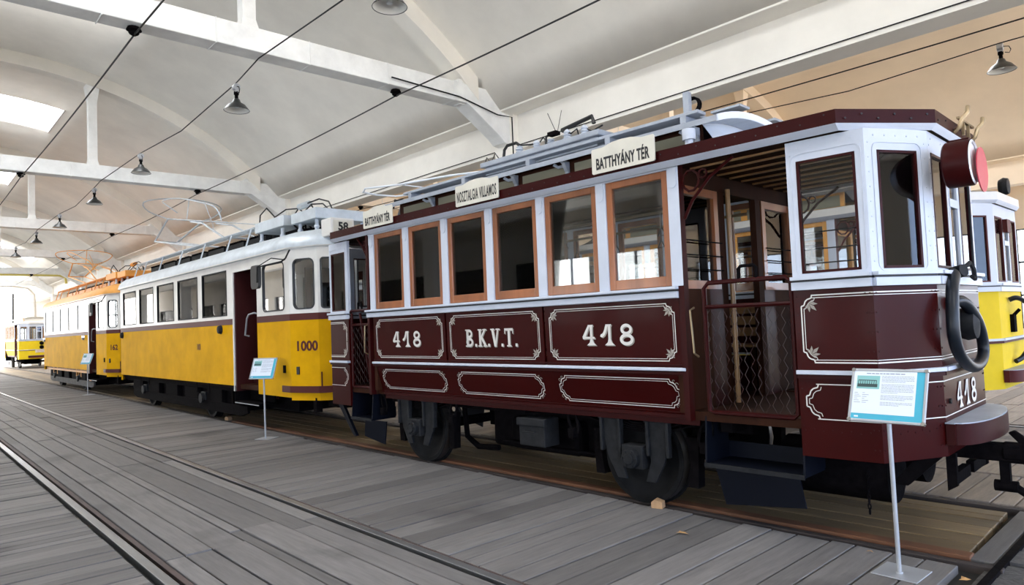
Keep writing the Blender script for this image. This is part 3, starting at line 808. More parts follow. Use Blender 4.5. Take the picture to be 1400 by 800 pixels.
    if 1:
        # ceiling boards, leaving the clerestory well open
        k = MB(); k.box(-3.35, -2.40, -1.05, 1.05, 2.86, 2.88); k.box(2.0, 3.35, -1.05, 1.05, 2.86, 2.88)
        for s in (-1, 1): k.box(-2.4, 2.0, s*.6, s*1.1, 2.86, 2.88)
        cb = k.build('ceiling_board', 'wood_dark', R)
        for q in range(9): y = -.9+.22*q; MB().box(2.1, 3.5, y-.012, y+.012, 2.845, 2.86).build('ceiling_batten', 'wood_slat', cb)
    # clerestory
    for s in (-1, 1):
        k = MB(); k.box(-2.45, 2.06, s*.60-.015, s*.60+.015, 3.03, 3.30); cw = k.build('clerestory_wall', pal['cler_frame'], R)
        for i in range(6):
            u = -2.36+.745*i
            k = MB(); k.box(u, u+.64, s*.618, s*.622, 3.08, 3.235); k.build('clerestory_pane', 'olive_panel', cw, 'painted over ventilator pane')
        if detail > 1:
            for i in range(6):
                u = -1.70+.745*i
                k = MB(); k.box(u-.02, u+.02, s*.62, s*.65, 3.05, 3.2); k.prism([(u-.02, s*.62, 3.26), (u-.02, s*.62, 3.14), (u-.02, s*.66, 3.17), (u-.02, s*.70, 3.24), (u-.02, s*.74, 3.26)], (.04, 0, 0))
                k.tube([(u-.03, s*.63, 3.23), (u-.10, s*.66, 3.22), (u-.13, s*.70, 3.25)], .018, 6)
                k.build('roof_bracket', pal['cler'], cw)
    def crown(y): return 3.30+.12*(1-(y/.74)**2)
    ys = [-.74+1.48*i/12 for i in range(13)]
    k = MB()
    rows = []
    for u in (-2.62, -2.5, 2.12, 2.27):
        rows.append([(u, y, crown(y)) for y in ys]+[(u, y, crown(y)-.05) for y in reversed(ys)])
    k.loft(rows, closed=True); k.f += [tuple(range(26)), tuple(range(78, 104))]
    cr_ = k.build('clerestory_roof', pal['cler'], R, smooth=False)
    for e, ub in ((-1, -2.45), (1, 2.06)):
        k = MB()   # curved white end apron
        ys2 = [-.6+1.2*i/10 for i in range(11)]
        k.loft([[(ub, y, crown(y)-.05) for y in ys2], [(ub+e*.10, y, 3.20-.06*(y/.6)**2) for y in ys2], [(ub+e*.30, y, 3.10-.02*(y/.6)**2) for y in ys2], [(ub+e*.62, y*.9, 3.045) for y in ys2]])
        k.build('clerestory_apron', pal['apron'], R, smooth=True)
        k = MB(); k.loft([[(ub+e*.211, y, crown(y)+.003) for y in ys], [(ub+e*.211, y, crown(y)-.055) for y in ys], [(ub+e*.223, y, crown(y)-.055) for y in ys], [(ub+e*.223, y, crown(y)+.003) for y in ys]], closed=False)
        k.build('roof_end_fascia', pal['apron'], R)
    if detail > 1:
        # walkway boards and rooftop gear
        for (a, b, y0, y1, z) in ((-2.45, 2.0, -.56, -.42, 3.42), (-2.3, 1.9, -.36, -.22, 3.44), (-2.3, 1.9, .22, .36, 3.44), (-2.45, 2.0, .42, .56, 3.42)):
            k = MB(); k.box(a, b, y0, y1, z, z+.03); k.build('walkway_board', 'roof_grey', R, bevel=.004)
        for u in (-2.3, -1.2, -.1, 1.0, 1.85): MB().box(u-.03, u+.03, -.56, .56, 3.36, 3.42).build('walkway_bearer', 'roof_grey', R)
        k = MB(); k.box(-.95, .85, -.50, -.10, 3.50, 3.56); k.box(-.9, .8, -.46, -.14, 3.40, 3.50); k.build('resistor_tray', 'roof_grey', R, bevel=.01)
        for q in range(14):
            pass
        k = MB()
        for q in range(20): u = -.85+q*.08; k.box(u, u+.015, -.44, -.16, 3.42, 3.50)
        k.build('resistor_fin', 'iron', R)
        for u, hgt, y in ((-.35, .09, -.42), (-.12, .11, -.38), (.37, .11, -.42), (.59, .11, -.40), (.08, .08, -.36)):
            k = MB(); k.lathe([(0, 0), (.035, 0), (.05, .02), (.028, .035), (.05, .05), (.028, .065), (.042, .08), (.02, hgt), (0, hgt+.01)], n=12); o = k.build('insulator', 'porcelain', R, smooth=True); o.location = (u, y, 3.56)
        for pts, r in (([(-.62, -.42, 3.56), (-.60, -.42, 3.66), (-.55, -.42, 3.70), (-.40, -.42, 3.70), (-.35, -.42, 3.66)], .018), ([(.02, -.38, 3.57), (.03, -.38, 3.68), (.20, -.40, 3.70)], .014),
                       ([(.28, -.40, 3.69), (.70, -.40, 3.74), (.72, -.40, 3.66)], .022), ([(.28, -.40, 3.69), (.40, -.42, 3.62)], .02), ([(-1.0, -.40, 3.52), (-.93, -.40, 3.64), (-.86, -.40, 3.56), (-.78, -.40, 3.66), (-.70, -.40, 3.56)], .007),
                       ([(.59, -.40, 3.64), (.66, -.36, 3.60), (.80, -.36, 3.63)], .009), ([(.37, -.36, 3.64), (.44, -.34, 3.68), (.47, -.34, 3.58)], .008), ([(-.12, -.36, 3.62), (-.05, -.34, 3.70), (.02, -.34, 3.60)], .009), ([(-.35, -.42, 3.66), (-.25, -.34, 3.66), (-.12, -.38, 3.64)], .009)):
            k = MB(); k.tube(pts, r, 6); k.build('cable_lead', 'cable_black', R)
        k = MB(); k.box(.10, .22, -.44, -.36, 3.66, 3.70); k.build('fuse_holder', 'iron', R)
        k = MB(); k.cyl((.12, -.30, 3.70), (.01, -.32, 3.96), .004, 4); k.cyl((.12, -.30, 3.70), (.20, -.30, 3.95), .004, 4); k.build('antenna', 'iron', R)
        k = MB(); k.box(1.56, 1.62, -.06, .0, 3.42, 3.82); po = k.build('wheel_post', 'roof_grey', R)
        k = MB(); k.lathe([(.06, -.02), (.085, -.025), (.075, 0), (.085, .025), (.06, .02)], c=(0, 0, 0), n=16, axis='y'); o = k.build('pulley_wheel', 'iron', po); o.location = (1.61, .04, 3.70); 
        k = MB(); k.prism([(.98, -.15, 3.50), (1.02, -.15, 3.58), (1.20, -.15, 3.50)], (0, .1, 0)); k.build('roof_vent', 'roof_white', R)
        for y in (-.28, .40):
            k = MB(); k.box(2.02, 2.30, y-.09, y+.09, 3.44, 3.46); k.build('step_plate', 'roof_grey', R)
        # bow collector, lying back over the rear
        k = MB()
        k.tube([(-1.0, -.06, 3.56), (-2.0, -.10, 3.66), (-3.0, -.22, 3.70), (-3.6, -.42, 3.72), (-3.85, -.30, 3.72), (-3.92, 0, 3.72), (-3.85, .30, 3.72), (-3.6, .42, 3.72), (-3.0, .22, 3.70), (-2.0, .10, 3.66), (-1.0, .06, 3.56)], .014, 6)
        k.tube([(-3.0, -.22, 3.70), (-3.0, .22, 3.70)], .010, 5)
        k.build('bow_collector', 'roof_white', R, 'white bow shaped current collector laid back', smooth=True)
        k = MB(); k.prism([(-1.10, -.08, 3.45), (-.92, -.08, 3.45), (-.98, -.08, 3.70), (-1.05, -.08, 3.70)], (0, .16, 0)); k.build('collector_bracket', 'roof_white', R)
        k = MB(); k.box(-2.72, -2.60, -.5, -.40, 3.34, 3.40); k.tube([(-2.62, -.45, 3.36), (-2.80, -.45, 3.42), (-2.84, -.45, 3.30)], .012, 5); k.build('rope_cleat', 'iron_worn', R)
        k = MB(); k.lathe([(.035, 0), (.035, .08), (.055, .08), (.055, .17), (0, .17)], n=14); o = k.build('roof_chimney', 'white_paint', R, smooth=True); o.location = (2.09, -.88, 3.02)
        # destination boards
        for (u, w, t, tw) in ((-2.075, .64, 'BATTHYÁNY TÉR', .55), (-.22, .67, 'NOSZTALGIA VILLAMOS', .62), (1.65, .65, 'BATTHYÁNY TÉR', .55)):
            k = MB(); v = -1.225; h = w/2
            k.prism([(u-h+.01, v, 2.905), (u+h-.01, v, 2.905), (u+h, v, 2.915), (u+h, v, 3.115), (u+h-.01, v, 3.125), (u+h*.62, v, 3.125), (u+h*.3, v, 3.15), (u, v, 3.155), (u-h*.3, v, 3.15), (u-h*.62, v, 3.125), (u-h+.01, v, 3.125), (u-h, v, 3.115), (u-h, v, 2.915)], (0, .012, 0))
            bd = k.build('destination_board', 'sign_cream', R, 'cream destination board reading '+t)
            me = text_mesh(t, .125 if 'Á' in t else .115, tw, 'black_letter', .002, .028 if 'Á' in t else .016, 1.05 if 'Á' in t else 1.16)
            inst('lettering', me, bd, (u, v-.001, 3.0))
        for u in (-2.075, -.22, 1.65):
            k = MB(); k.box(u-.2, u+.2, -1.215, -1.19, 2.93, 2.96); k.build('board_holder', trim, R)
    # --- platforms
    def platform(e):
        P = empty('platform', (0, 0, 0)); P.parent = R
        P['label'] = 'enclosed end platform with windowed screen'
        if e < 0: P.rotation_euler = (0, 0, PI)
        c = [(2.97, -1.07), (3.49, -1.045), (3.745, -.58), (3.745, .58), (3.49, 1.045), (2.97, 1.07)]
        d0, d1 = (2.06, 2.97) if e > 0 else (2.50, 3.08)
        if e < 0: c = [(x+.11, y) for x, y in c]
        D = lambda x: d0+(x-2.06)*(d1-d0)/.91
        def wall(z0, z1, off=0, th=.04, lo=0, hi=5, shrink=0):
            k = MB()
            for i in range(lo, hi):
                a = Vector(c[i]); b = Vector(c[i+1]); d = (b-a).normalized(); n = Vector((d.y, -d.x))
                a1, b1 = a+n*off, b+n*off; a2, b2 = a1-n*th, b1-n*th
                k.add([(*a1, z0), (*b1, z0), (*b2, z0), (*a2, z0), (*a1, z1), (*b1, z1), (*b2, z1), (*a2, z1)], [(0,1,5,4), (1,2,6,5), (2,3,7,6), (3,0,4,7), (4,5,6,7), (0,3,2,1)])
            return k
        faces = []
        for i in range(5):
            a = Vector(c[i]); b = Vector(c[i+1]); d = (b-a).normalized(); n = Vector((d.y, -d.x)); L = (b-a).length
            faces.append((a, b, d, n, L))
            wall(.62, 1.80, 0, .03, i, i+1).build('dash_panel', body, P)
        def cv(i):
            a, b, d, n, L = faces[i]
            return lambda x, z, dd: (a.x+d.x*x+n.x*dd, a.y+d.y*x+n.y*dd, z)
        wall(1.785, 1.84, .035, .05).build('sill_board', white, P)
        wall(1.838, 1.857, .02, .04).build('sill_groove', 'black_letter', P)
        wall(1.855, 1.88, .055, .07).build('sill_rail', white, P)
        wall(1.195, 1.222, .035, .05).build('belt_moulding', white, P, 'bright white belt moulding')
        wall(1.165, 1.19, .022, .04).build('belt_bead', trim, P)
        if pal.get('lined'):
            # pinstripes run round the screen
            k = MB()
            for i in range(5):
                f = cv(i); L = faces[i][4]; x0 = .06 if i == 0 else 0; x1 = L-.06 if i == 4 else L
                for z, w in ((1.275, .009), (1.293, .005), (1.745, .009), (1.727, .005), (1.125, .007), (.885, .007)):
                    k.add([f(x0+.06*(i == 0), z-w/2, .003), f(x1-.06*(i == 4), z-w/2, .003), f(x1-.06*(i == 4), z+w/2, .003), f(x0+.06*(i == 0), z+w/2, .003)], [(0, 1, 2, 3)])
            for i, (x0, sx) in ((0, (.05, 1)), (4, (faces[4][4]-.05, -1))):
                f = cv(i)
                for (z0, z1, cc) in ((1.275, 1.745, .075), (.885, 1.125, .085)):
                    for o_, w in ((0, .009), (.018, .005)):
                        pts = notched(0, 1, z0+o_, z1-o_, cc); pts = pts[:6]+pts[18:]
                        lft = [(x0+sx*(p[0]+o_), p[1]) for p in pts if p[0] < .5]
                        lft = lft[6:][:]+lft[:6]
                        lft = sorted(lft, key=lambda p: p[1])
                        for p, q in zip(lft, lft[1:]):
                            pv, qv = Vector(p), Vector(q); dd = (qv-pv)
                            if dd.length < 1e-5: continue
                            dd.normalize(); nn = Vector((-dd.y, dd.x))*w/2
                            k.add([f(*(pv+nn), .003), f(*(qv+nn), .003), f(*(qv-nn), .003), f(*(pv-nn), .003)], [(0, 1, 2, 3)])
            k.build('pinstripe', 'pin_white', P)
            for i, x, sx in ((0, .10, 1), (4, faces[4][4]-.10, -1)):
                for z, a in ((1.33, 45), (1.69, -45)): k = MB(); leaf(k, x, z, a if sx > 0 else 180-a, .075, cv(i)); k.build('leaf_ornament', 'gilt_grey', P)
            k = MB()
            for i in range(5):
                f = cv(i); L = faces[i][4]
                for x in (.02, L-.02, L-.05):
                    for q in range(9):
                        z = .70+.13*q
                        if abs(z-1.2) > .04: k.cyl(f(x, z, 0), f(x, z, .004), .006, 5)
                for q in range(int(L/.06)): k.cyl(f(.03+.06*q, .80+.012*(q % 2), 0), f(.03+.06*q, .80+.012*(q % 2), .004), .005, 5)
            k.build('rivet', trim, P)
        # window band
        top, bot = 2.845, 1.88
        for i in range(5):
            a, b, d, n, L = faces[i]; f = cv(i)
            def fbox(k, x0, x1, z0, z1, o0, o1):
                k.add([f(x0, z0, o0), f(x1, z0, o0), f(x1, z1, o0), f(x0, z1, o0), f(x0, z0, o1), f(x1, z0, o1), f(x1, z1, o1), f(x0, z1, o1)], [(0,1,2,3), (4,7,6,5), (0,4,5,1), (1,5,6,2), (2,6,7,3), (3,7,4,0)])
            wins = {0: [(.07, .46)], 4: [(L-.46, L-.07)], 1: [(.10, L-.10)], 3: [(.10, L-.10)], 2: [(.06, .40), (.46, .70), (.76, 1.10)]}[i]
            k = MB(); xs = [0]+[q for w in wins for q in w]+[L]
            for j in range(0, len(xs), 2): fbox(k, xs[j], xs[j+1], bot, top, 0, -.04)
            for w in wins: fbox(k, w[0], w[1], bot, bot+.02, 0, -.04); fbox(k, w[0], w[1], 2.70, top, 0, -.04)
            sc = k.build('window_screen', white, P)
            if detail > 1:
                k = MB()
                for x in ([.03, L-.03] if i != 2 else [.03, L-.03]):
                    for q in range(9): k.cyl(f(x, 1.95+.1*q, 0), f(x, 1.95+.1*q, .004), .006, 5)
                for q in range(5): k.cyl(f(.08+q*(L-.16)/4, 2.80, 0), f(.08+q*(L-.16)/4, 2.80, .004), .006, 5)
                k.build('rivet', white, sc)
                k = MB(); fbox(k, .0, L, 2.735, 2.745, .003, 0); 
            for w in wins:
                k = MB(); t = .018
                zz = 2.70
                fbox(k, w[0], w[0]+t, bot+.02, zz, .004, -.03); fbox(k, w[1]-t, w[1], bot+.02, zz, .004, -.03); fbox(k, w[0], w[1], bot+.02, bot+.02+t, .004, -.03); fbox(k, w[0], w[1], zz-t, zz, .004, -.03)
                if i == 2 and w[0] > .42 and w[0] < .5: fbox(k, w[0], w[1], 2.36, 2.42, .008, -.03)
                if detail > 1:
                    kb = MB(); mg = min(.035, w[0]*.55) if i != 2 else .0
                    if mg > 0:
                        x0_, x1_, z0_, z1_ = w[0]-mg, w[1]+mg, bot+.004, zz+.05
                        P_ = rrect(x0_, x1_, z0_, z1_, .05, 4); Q_ = rrect(x0_-.006, x1_+.006, z0_-.002, z1_+.006, .055, 4); n_ = len(P_)
                        kb.add([f(x, z, .001) for x, z in P_]+[f(x, z, .005) for x, z in P_]+[f(x, z, .005) for x, z in Q_]+[f(x, z, .001) for x, z in Q_], [(r_*n_+i_, r_*n_+(i_+1) % n_, ((r_+1) % 4)*n_+(i_+1) % n_, ((r_+1) % 4)*n_+i_) for r_ in range(4) for i_ in range(n_)])
                        kb.build('window_bead', white, sc)
                fr = k.build('window_frame', trim if not (i == 2 and .42 < w[0] < .5) else white, P)
                k = MB(); fbox(k, w[0]+t, w[1]-t, bot+.02+t, zz-t, -.012, -.016); k.build('pane', 'pane_glass', fr)
                if i in (0, 1, 3, 4) and detail > 1:
                    for zz in (1.97, 2.07, 2.19): MB().cyl(f(w[0], zz, -.05), f(w[1], zz, -.05), .005, 5).build('guard_bar', 'iron', fr)
        # buffer beam, half-round bumper
        k = MB(); n = 14
        out = [(3.745, -.60, 0), (3.80, -.60, 0)]+[(3.80+(.16 if e > 0 else .05)*math.sin(PI*t/n), -.58*math.cos(PI*t/n), 0) for t in range(n+1)]+[(3.80, .60, 0), (3.745, .60, 0)]
        k.prism([(x, y, .70) for x, y, _ in out], (0, 0, .14)); k.build('bumper', trim, P, smooth=True)
        k = MB(); k.prism([(x*.999, y, .84) for x, y, _ in out], (0, 0, .008)); k.build('bumper_top', 'roof_grey' if e > 0 else 'iron', P, 'grey bumper top')  # thin top layer, grey at the front end, dark at the rear
        if detail > 1 and e > 0:
            k = MB(); k.box(3.3, 4.05, -.06, .06, .52, .64); k.cyl((3.95, 0, .58), (4.35, 0, .58), .075, 14); k.box(4.32, 4.42, -.10, .10, .48, .68); k.prism([(4.05, -.02, .64), (4.15, -.02, .64), (4.02, -.02, .74), (3.98, -.02, .72)], (0, .04, 0)); k.box(4.1, 4.14, -.02, .02, .44, .56)
            k.build('coupler', 'iron', P, bevel=.01)
            k = MB(); k.box(3.92, 3.98, -.03, .03, .34, .60); k.cyl((3.88, 0, .34), (4.02, 0, .34), .04, 10)
            k.tube([(4.0, 0, .34), (4.06, 0, .30), (4.14, 0, .26), (4.22, 0, .26), (4.26, 0, .32), (4.22, 0, .38)], .028, 8)
            k.build('coupling_hook', 'iron', P, smooth=True)
            for s in (-1, 1):
                k = MB(); k.prism([(3.70, s*.45-.02, .62), (3.76, s*.45-.02, .62), (3.76, s*.45-.02, .40), (3.70, s*.45-.02, .36)], (0, .04, 0)); k.box(3.70, 3.75, s*.45, s*.05, .40, .48); k.build('draw_bracket', 'iron', P)
        # head and dash lamps, hose
        if detail > 1 and e > 0:
            k = MB(); f = cv(2)
            lp_ = [(.145, 0), (.155, .01), (.155, .145), (.150, .155)]
            k.lathe([(0, 0)]+lp_, c=(0, 0, 0), n=28, axis='x'); o = k.build('route_lamp', trim, P, 'large maroon drum lamp under the roof edge', smooth=True); o.location = (3.85, -.58, 2.575)
            q = MB(); q.lathe([(0, .15), (.135, .15), (.150, .158), (.137, .165), (.13, .155)], n=28, axis='x'); q.build('lamp_lens', 'lamp_glass', o, smooth=True)
            q = MB(); q.lathe([(0, .180), (.150, .180), (.150, .187), (0, .187)], c=(.0, .085, -.045), n=28, axis='x'); q.build('red_disc', 'lamp_red', o, 'pink red signal disc')
            q = MB(); q.box(.02, .14, -.02, .02, .15, .165); q.build('lamp_bracket', trim, o)
            k = MB()
            for y in (-.10, .36): k.tube([(3.80, y, 2.90), (3.84, y, 2.93), (3.86, y, 2.99), (3.89, y+.02, 3.03), (3.89, y+.05, 3.08)], .016, 7)
            k.box(3.82, 3.84, -.08, .36, 3.0, 3.015); k.box(3.82, 3.84, .05, .07, 2.90, 3.01); k.box(3.82, 3.84, .2, .22, 2.90, 3.01)
            k.build('sign_fork', 'brass', P, 'brass hooks on the roof edge', smooth=True)
            k = MB(); k.tube([(3.80, .22, 2.86), (3.80, .22, 1.88)], .008, 5); k.build('conduit', 'iron_worn', P)
            k = MB()
            pts = []
            for t in range(25):
                a = rad(100+ t*(340/24)); pts.append((3.90, -.02+.17*math.cos(a)*-1, 1.50+.30*math.sin(a)))
            k.tube(flow([(3.76, -.22, 1.86), (3.80, -.36, 1.84), (3.82, -.52, 1.74), (3.83, -.60, 1.58), (3.83, -.60, 1.43), (3.83, -.49, 1.30), (3.83, -.22, 1.20), (3.83, .04, 1.20), (3.83, .20, 1.29), (3.83, .14, 1.45), (3.83, -.04, 1.57), (3.81, -.22, 1.66), (3.77, -.34, 1.66), (3.75, -.38, 1.64)]), .040, 10)
            k.build('air_hose', 'rubber', P, 'thick dark rubber air hose hung in a loop', smooth=True)
            k = MB(); k.cyl((3.75, -.22, 1.86), (3.84, -.26, 1.88), .045, 10); k.tube([(3.82, -.2, 1.89), (3.84, -.08, 1.94), (3.84, .02, 1.90), (3.84, .04, 1.82), (3.84, -.04, 1.84)], .016, 6); k.build('hose_cock', 'iron_worn', P, smooth=True)
            k = MB(); k.lathe([(.11, 0), (.125, .04), (.11, .10), (0, .12)], n=20, axis='x'); o = k.build('head_lamp', 'iron_worn', P, smooth=True); o.location = (3.745, -.02, 1.50)
            lettering(P, '418', .58, 1.0, .18, .15, .05, cv(2), label='white numerals 418 on the front dash')
            k = MB(); k.cyl((3.745, -.47, .98), (3.76, -.47, .98), .018, 10); k.build('key_hole', 'iron_worn', P)
        # open doorway: gate, steps, brackets, grab rails
        for s in (-1, 1):
            G = MB(); v = s*1.03
            G.tube([(D(x), v, z) for x, z in ((2.24, .885), (D(2.24), 1.85), (2.28, 1.89), (D(2.90), 1.89), (2.94, 1.85), (2.94, .90), (2.91, .875), (2.28, .875))], .019, 7, closed=True)
            G.cyl((D(2.24), v, 1.70), (D(2.94), v, 1.70), .017, 7)
            gt = G.build('gate', trim, R if e > 0 else R, smooth=True)
            gt.parent = P
            mg = mesh_grille(D(2.26), D(2.92), .90, 1.69, v); mg.build('gate_mesh', 'mesh_wire', gt)
            if detail > 1:
                k = MB(); k.tube([(D(2.54), v, 1.90), (D(2.54), v, 1.98), (D(2.56), v, 2.0), (D(2.66), v, 2.0), (D(2.68), v, 1.98), (D(2.68), v, 1.90)], .014, 6); k.build('gate_handle', 'iron', gt)
            k = MB(); k.box(d0, d0+.05, s*1.04, s*1.11, .80, 2.86); k.build('door_post', trim, P)
            k = MB(); k.tube([(d0+.10, s*1.06, 1.70), (d0+.10, s*1.12, 1.68), (d0+.12, s*1.12, 1.34), (d0+.12, s*1.06, 1.31)], .009, 6); k.build('grab_rail', 'brass', P, 'brass grab rail beside the doorway', smooth=True)
            if detail > 0:
                k = MB()
                k.tube([(d0+.06, s*1.06, 2.42), (D(2.20), s*1.06, 2.56), (D(2.36), s*1.06, 2.72), (D(2.56), s*1.06, 2.84)], .014, 5)
                k.tube([(D(2.19)+.075*math.cos(a*PI/5), s*1.06, 2.72+.085*math.sin(a*PI/5)) for a in range(10)], .011, 5, closed=True)
                k.tube([(D(2.30)+.035*math.cos(a*PI/4), s*1.06, 2.76+.035*math.sin(a*PI/4)) for a in range(8)], .009, 5, closed=True)
                k.build('doorway_bracket', trim, P)
            k = MB()
            k.prism([(D(2.19), s*1.03, .84), (D(2.19), s*.70, .84), (D(2.19), s*.70, .47), (D(2.19), s*1.06, .47)], (.015, 0, 0))
            k.prism([(D(2.96), s*1.03, .84), (D(2.96), s*.70, .84), (D(2.96), s*.70, .47), (D(2.96), s*1.06, .47)], (.015, 0, 0))
            k.box(D(2.19), D(2.97), s*.70, s*1.07, .455, .475); k.box(D(2.19), D(2.97), s*.70, s*.69, .475, .60)
            st = k.build('step_box', 'blue_black', P)
            k = MB(); k.box(D(2.19), D(2.975), s*1.065, s*1.078, .448, .482); k.build('step_edge', 'iron_worn', st)
            k = MB(); k.prism([(D(2.16), s*.86, .42), (D(2.86), s*.90, .42), (D(2.90), s*.90, .20), (D(2.24), s*.86, .12)], (0, -s*.015, 0)); k.build('wheel_guard', 'blue_black', P)
            k = MB(); k.box(d0, D(2.99), s*.66, s*1.03, .80, .872); k.build('platform_edge', 'wood_dark', P)
        # controller and brake handle silhouettes inside
        if detail > 0:
            k = MB(); k.box(3.35, 3.6, -.35, -.05, .86, 1.80); k.lathe([(0, 0), (.15, 0), (.15, .05), (0, .06)], c=(3.47, -.2, 1.80), n=16); k.build('controller', 'iron', P, bevel=.02)
            k = MB(); k.cyl((3.4, .3, .86), (3.4, .3, 1.9), .025, 8); k.cyl((3.4, .3, 1.9), (3.25, .12, 1.92), .018, 8); k.cyl((3.25, .12, 1.92), (3.25, .12, 2.02), .022, 8); k.build('brake_column', 'brass', P)
        return P
    for P in (platform(1), platform(-1)):
        P.rotation_mode = 'XYZ'; bpy.context.view_layer.update(); dissolve(P)
    return R
pal418 = dict(body='maroon', trim='maroon_trim', white='white_paint', frame='wood_frame', door='wood_dark', lined=True, roof='roof_canvas', cler='roof_grey', cler_frame='wood_dark', apron='roof_white')
old_tram('maroon_tram', (*T418, 0), TA, 'maroon and white vintage tram numbered 418 with wooden window frames, nearest the camera', pal418)

# second nave: the same old type in yellow, front end level with the maroon tram
palY = dict(body='yellow_pale', trim='brown_band', white='white_paint', frame='orange_roof', door='wood_dark', lined=False, board='cream_white', roof='roof_canvas', cler='roof_canvas', cler_frame='orange_roof', apron='roof_canvas')
r1 = old_tram('yellow_tram', (-5.78, 10.38, 0), 0, 'old yellow and white tram with orange window frames, standing behind the maroon tram', palY, detail=1, number='')
def r1_extras(R):
    k = MB(); k.tube(flow([(3.76, -.15, 1.68), (3.84, -.12, 1.70), (3.90, .05, 1.62), (3.93, .18, 1.40), (3.90, .15, 1.15), (3.84, .0, .98), (3.78, -.12, .92)]), .03, 8); k.build('air_hose', 'rubber', R, 'black air hose on the yellow front', smooth=True)
    k = MB(); k.box(3.745, 3.79, -.10, .02, 1.28, 1.50); k.cyl((3.75, -.04, 1.46), (3.84, -.04, 1.56), .02, 8); k.build('socket_box', 'iron', R)
    k = MB(); k.tube([(3.52, -1.06, 1.95), (3.60, -1.06, 1.95), (3.62, -1.06, 1.90), (3.62, -1.06, 1.22), (3.56, -1.02, 1.15)], .014, 6); k.build('grab_rail', 'black_letter', R)
    k = MB(); k.lathe([(0, -.06), (.09, -.05), (.115, 0), (.10, .05), (0, .06)], n=18, axis='x'); o = k.build('roof_lamp', 'iron_worn', R, 'grey round lamp on the roof edge', smooth=True); o.location = (3.72, .22, 3.14)
    k = MB(); k.cyl((3.68, .22, 2.96), (3.70, .22, 3.06), .03, 8); k.build('lamp_stalk', 'iron', R)
    k = MB(); k.box(3.75, 3.80, -.16, .02, 2.52, 2.68); k.build('number_plate', 'brown_band', R)
r1_extras(r1)
r2 = old_tram('yellow_tram', (-19.2, 10.38, 0), 0, 'old yellow tram further back, seen through the maroon tram windows', palY, detail=0, number='')
palC = dict(palY, body='cream_white', frame='wood_frame', board='maroon_trim')
r3 = old_tram('cream_tram', (-8.6, 14.6, 0), 0, 'cream old tram on the farthest track, glimpsed through the two nearer trams', palC, detail=0, number='')
r4 = old_tram('yellow_tram', (-57.0, 7.42, 0), 0, 'yellow and cream tram in the bright light at the far left end of the hall', dict(palY, frame='orange_roof', cler='cream_white', cler_frame='orange_roof', apron='cream_white', roof='cream_white', board='cream_white'), detail=0, number='')
k = MB()
for y in (.36,): k.lathe([(0, 0), (.11, 0), (.11, .05), (0, .06)], n=16, axis='x')
for zz in (1.62, 1.36):
    o = MB().lathe([(0, 0), (.12, 0), (.12, .05), (0, .06)], n=16, axis='x').build('head_lamp', 'iron', r4); o.location = (3.75, .12, zz)
k = MB(); k.box(3.745, 3.77, -.22, .60, 1.02, 1.20); nb = k.build('notice_board', 'sign_cream', r4, 'small white notice with red lines of print')
inst('lettering', text_mesh('BALESETVESZÉLY', .05, .6, 'red_text'), nb, (3.775, .19, 1.15), (0, 0, PI/2))
inst('lettering', text_mesh('FELLÉPNI TILOS', .05, .6, 'red_text'), nb, (3.775, .19, 1.07), (0, 0, PI/2))

# ------------------------------------------------------------------ later yellow bogie-less motor cars (1000 and 162)
def holed_panel(k, L, z0, z1, holes, f, th=.04):
    """wall panel from x=0..L with rounded window holes; f(x,z,d) maps to 3D"""
    xs = [0.0]
    for h in holes: xs += [h[0], h[1]]
    xs.append(L)
    def bx(a, b, c, d):
        k.add([f(a, c, 0), f(b, c, 0), f(b, d, 0), f(a, d, 0), f(a, c, -th), f(b, c, -th), f(b, d, -th), f(a, d, -th)], [(0,1,2,3), (4,7,6,5), (0,4,5,1), (1,5,6,2), (2,6,7,3), (3,7,4,0)])
    for j in range(0, len(xs), 2): bx(xs[j], xs[j+1], z0, z1)
    for a, b, c, d, r in holes:
        bx(a, b, z0, c); bx(a, b, d, z1)
        if r > 0:
            for sx, cx in ((1, a), (-1, b)):
                for sz, cz in ((1, c), (-1, d)):
                    arcp = [(cx+sx*r-sx*r*math.cos(t*PI/8), cz+sz*r-sz*r*math.sin(t*PI/8)) for t in range(5)]
                    P = [(cx, cz)]+arcp
                    k.add([f(x, z, 0) for x, z in P]+[f(x, z, -th) for x, z in P], [tuple(range(6)), tuple(range(6, 12))]+[(i, (i+1) % 6, 6+(i+1) % 6, 6+i) for i in range(6)])
def gasket(k, a, b, c, d, r, f, w=.02):
    P = rrect(a, b, c, d, max(r, .01)); Q = rrect(a+w, b-w, c+w, d-w, max(r-w, .005)); n = len(P)
    for dd in (.006,):
        k.add([f(x, z, dd) for x, z in P]+[f(x, z, dd) for x, z in Q]+[f(x, z, -.03) for x, z in P]+[f(x, z, -.03) for x, z in Q],
              [(i, (i+1) % n, n+(i+1) % n, n+i) for i in range(n)]+[(i, (i+1) % n, 2*n+(i+1) % n, 2*n+i) for i in range(n)]+[(n+i, n+(i+1) % n, 3*n+(i+1) % n, 3*n+i) for i in range(n)])
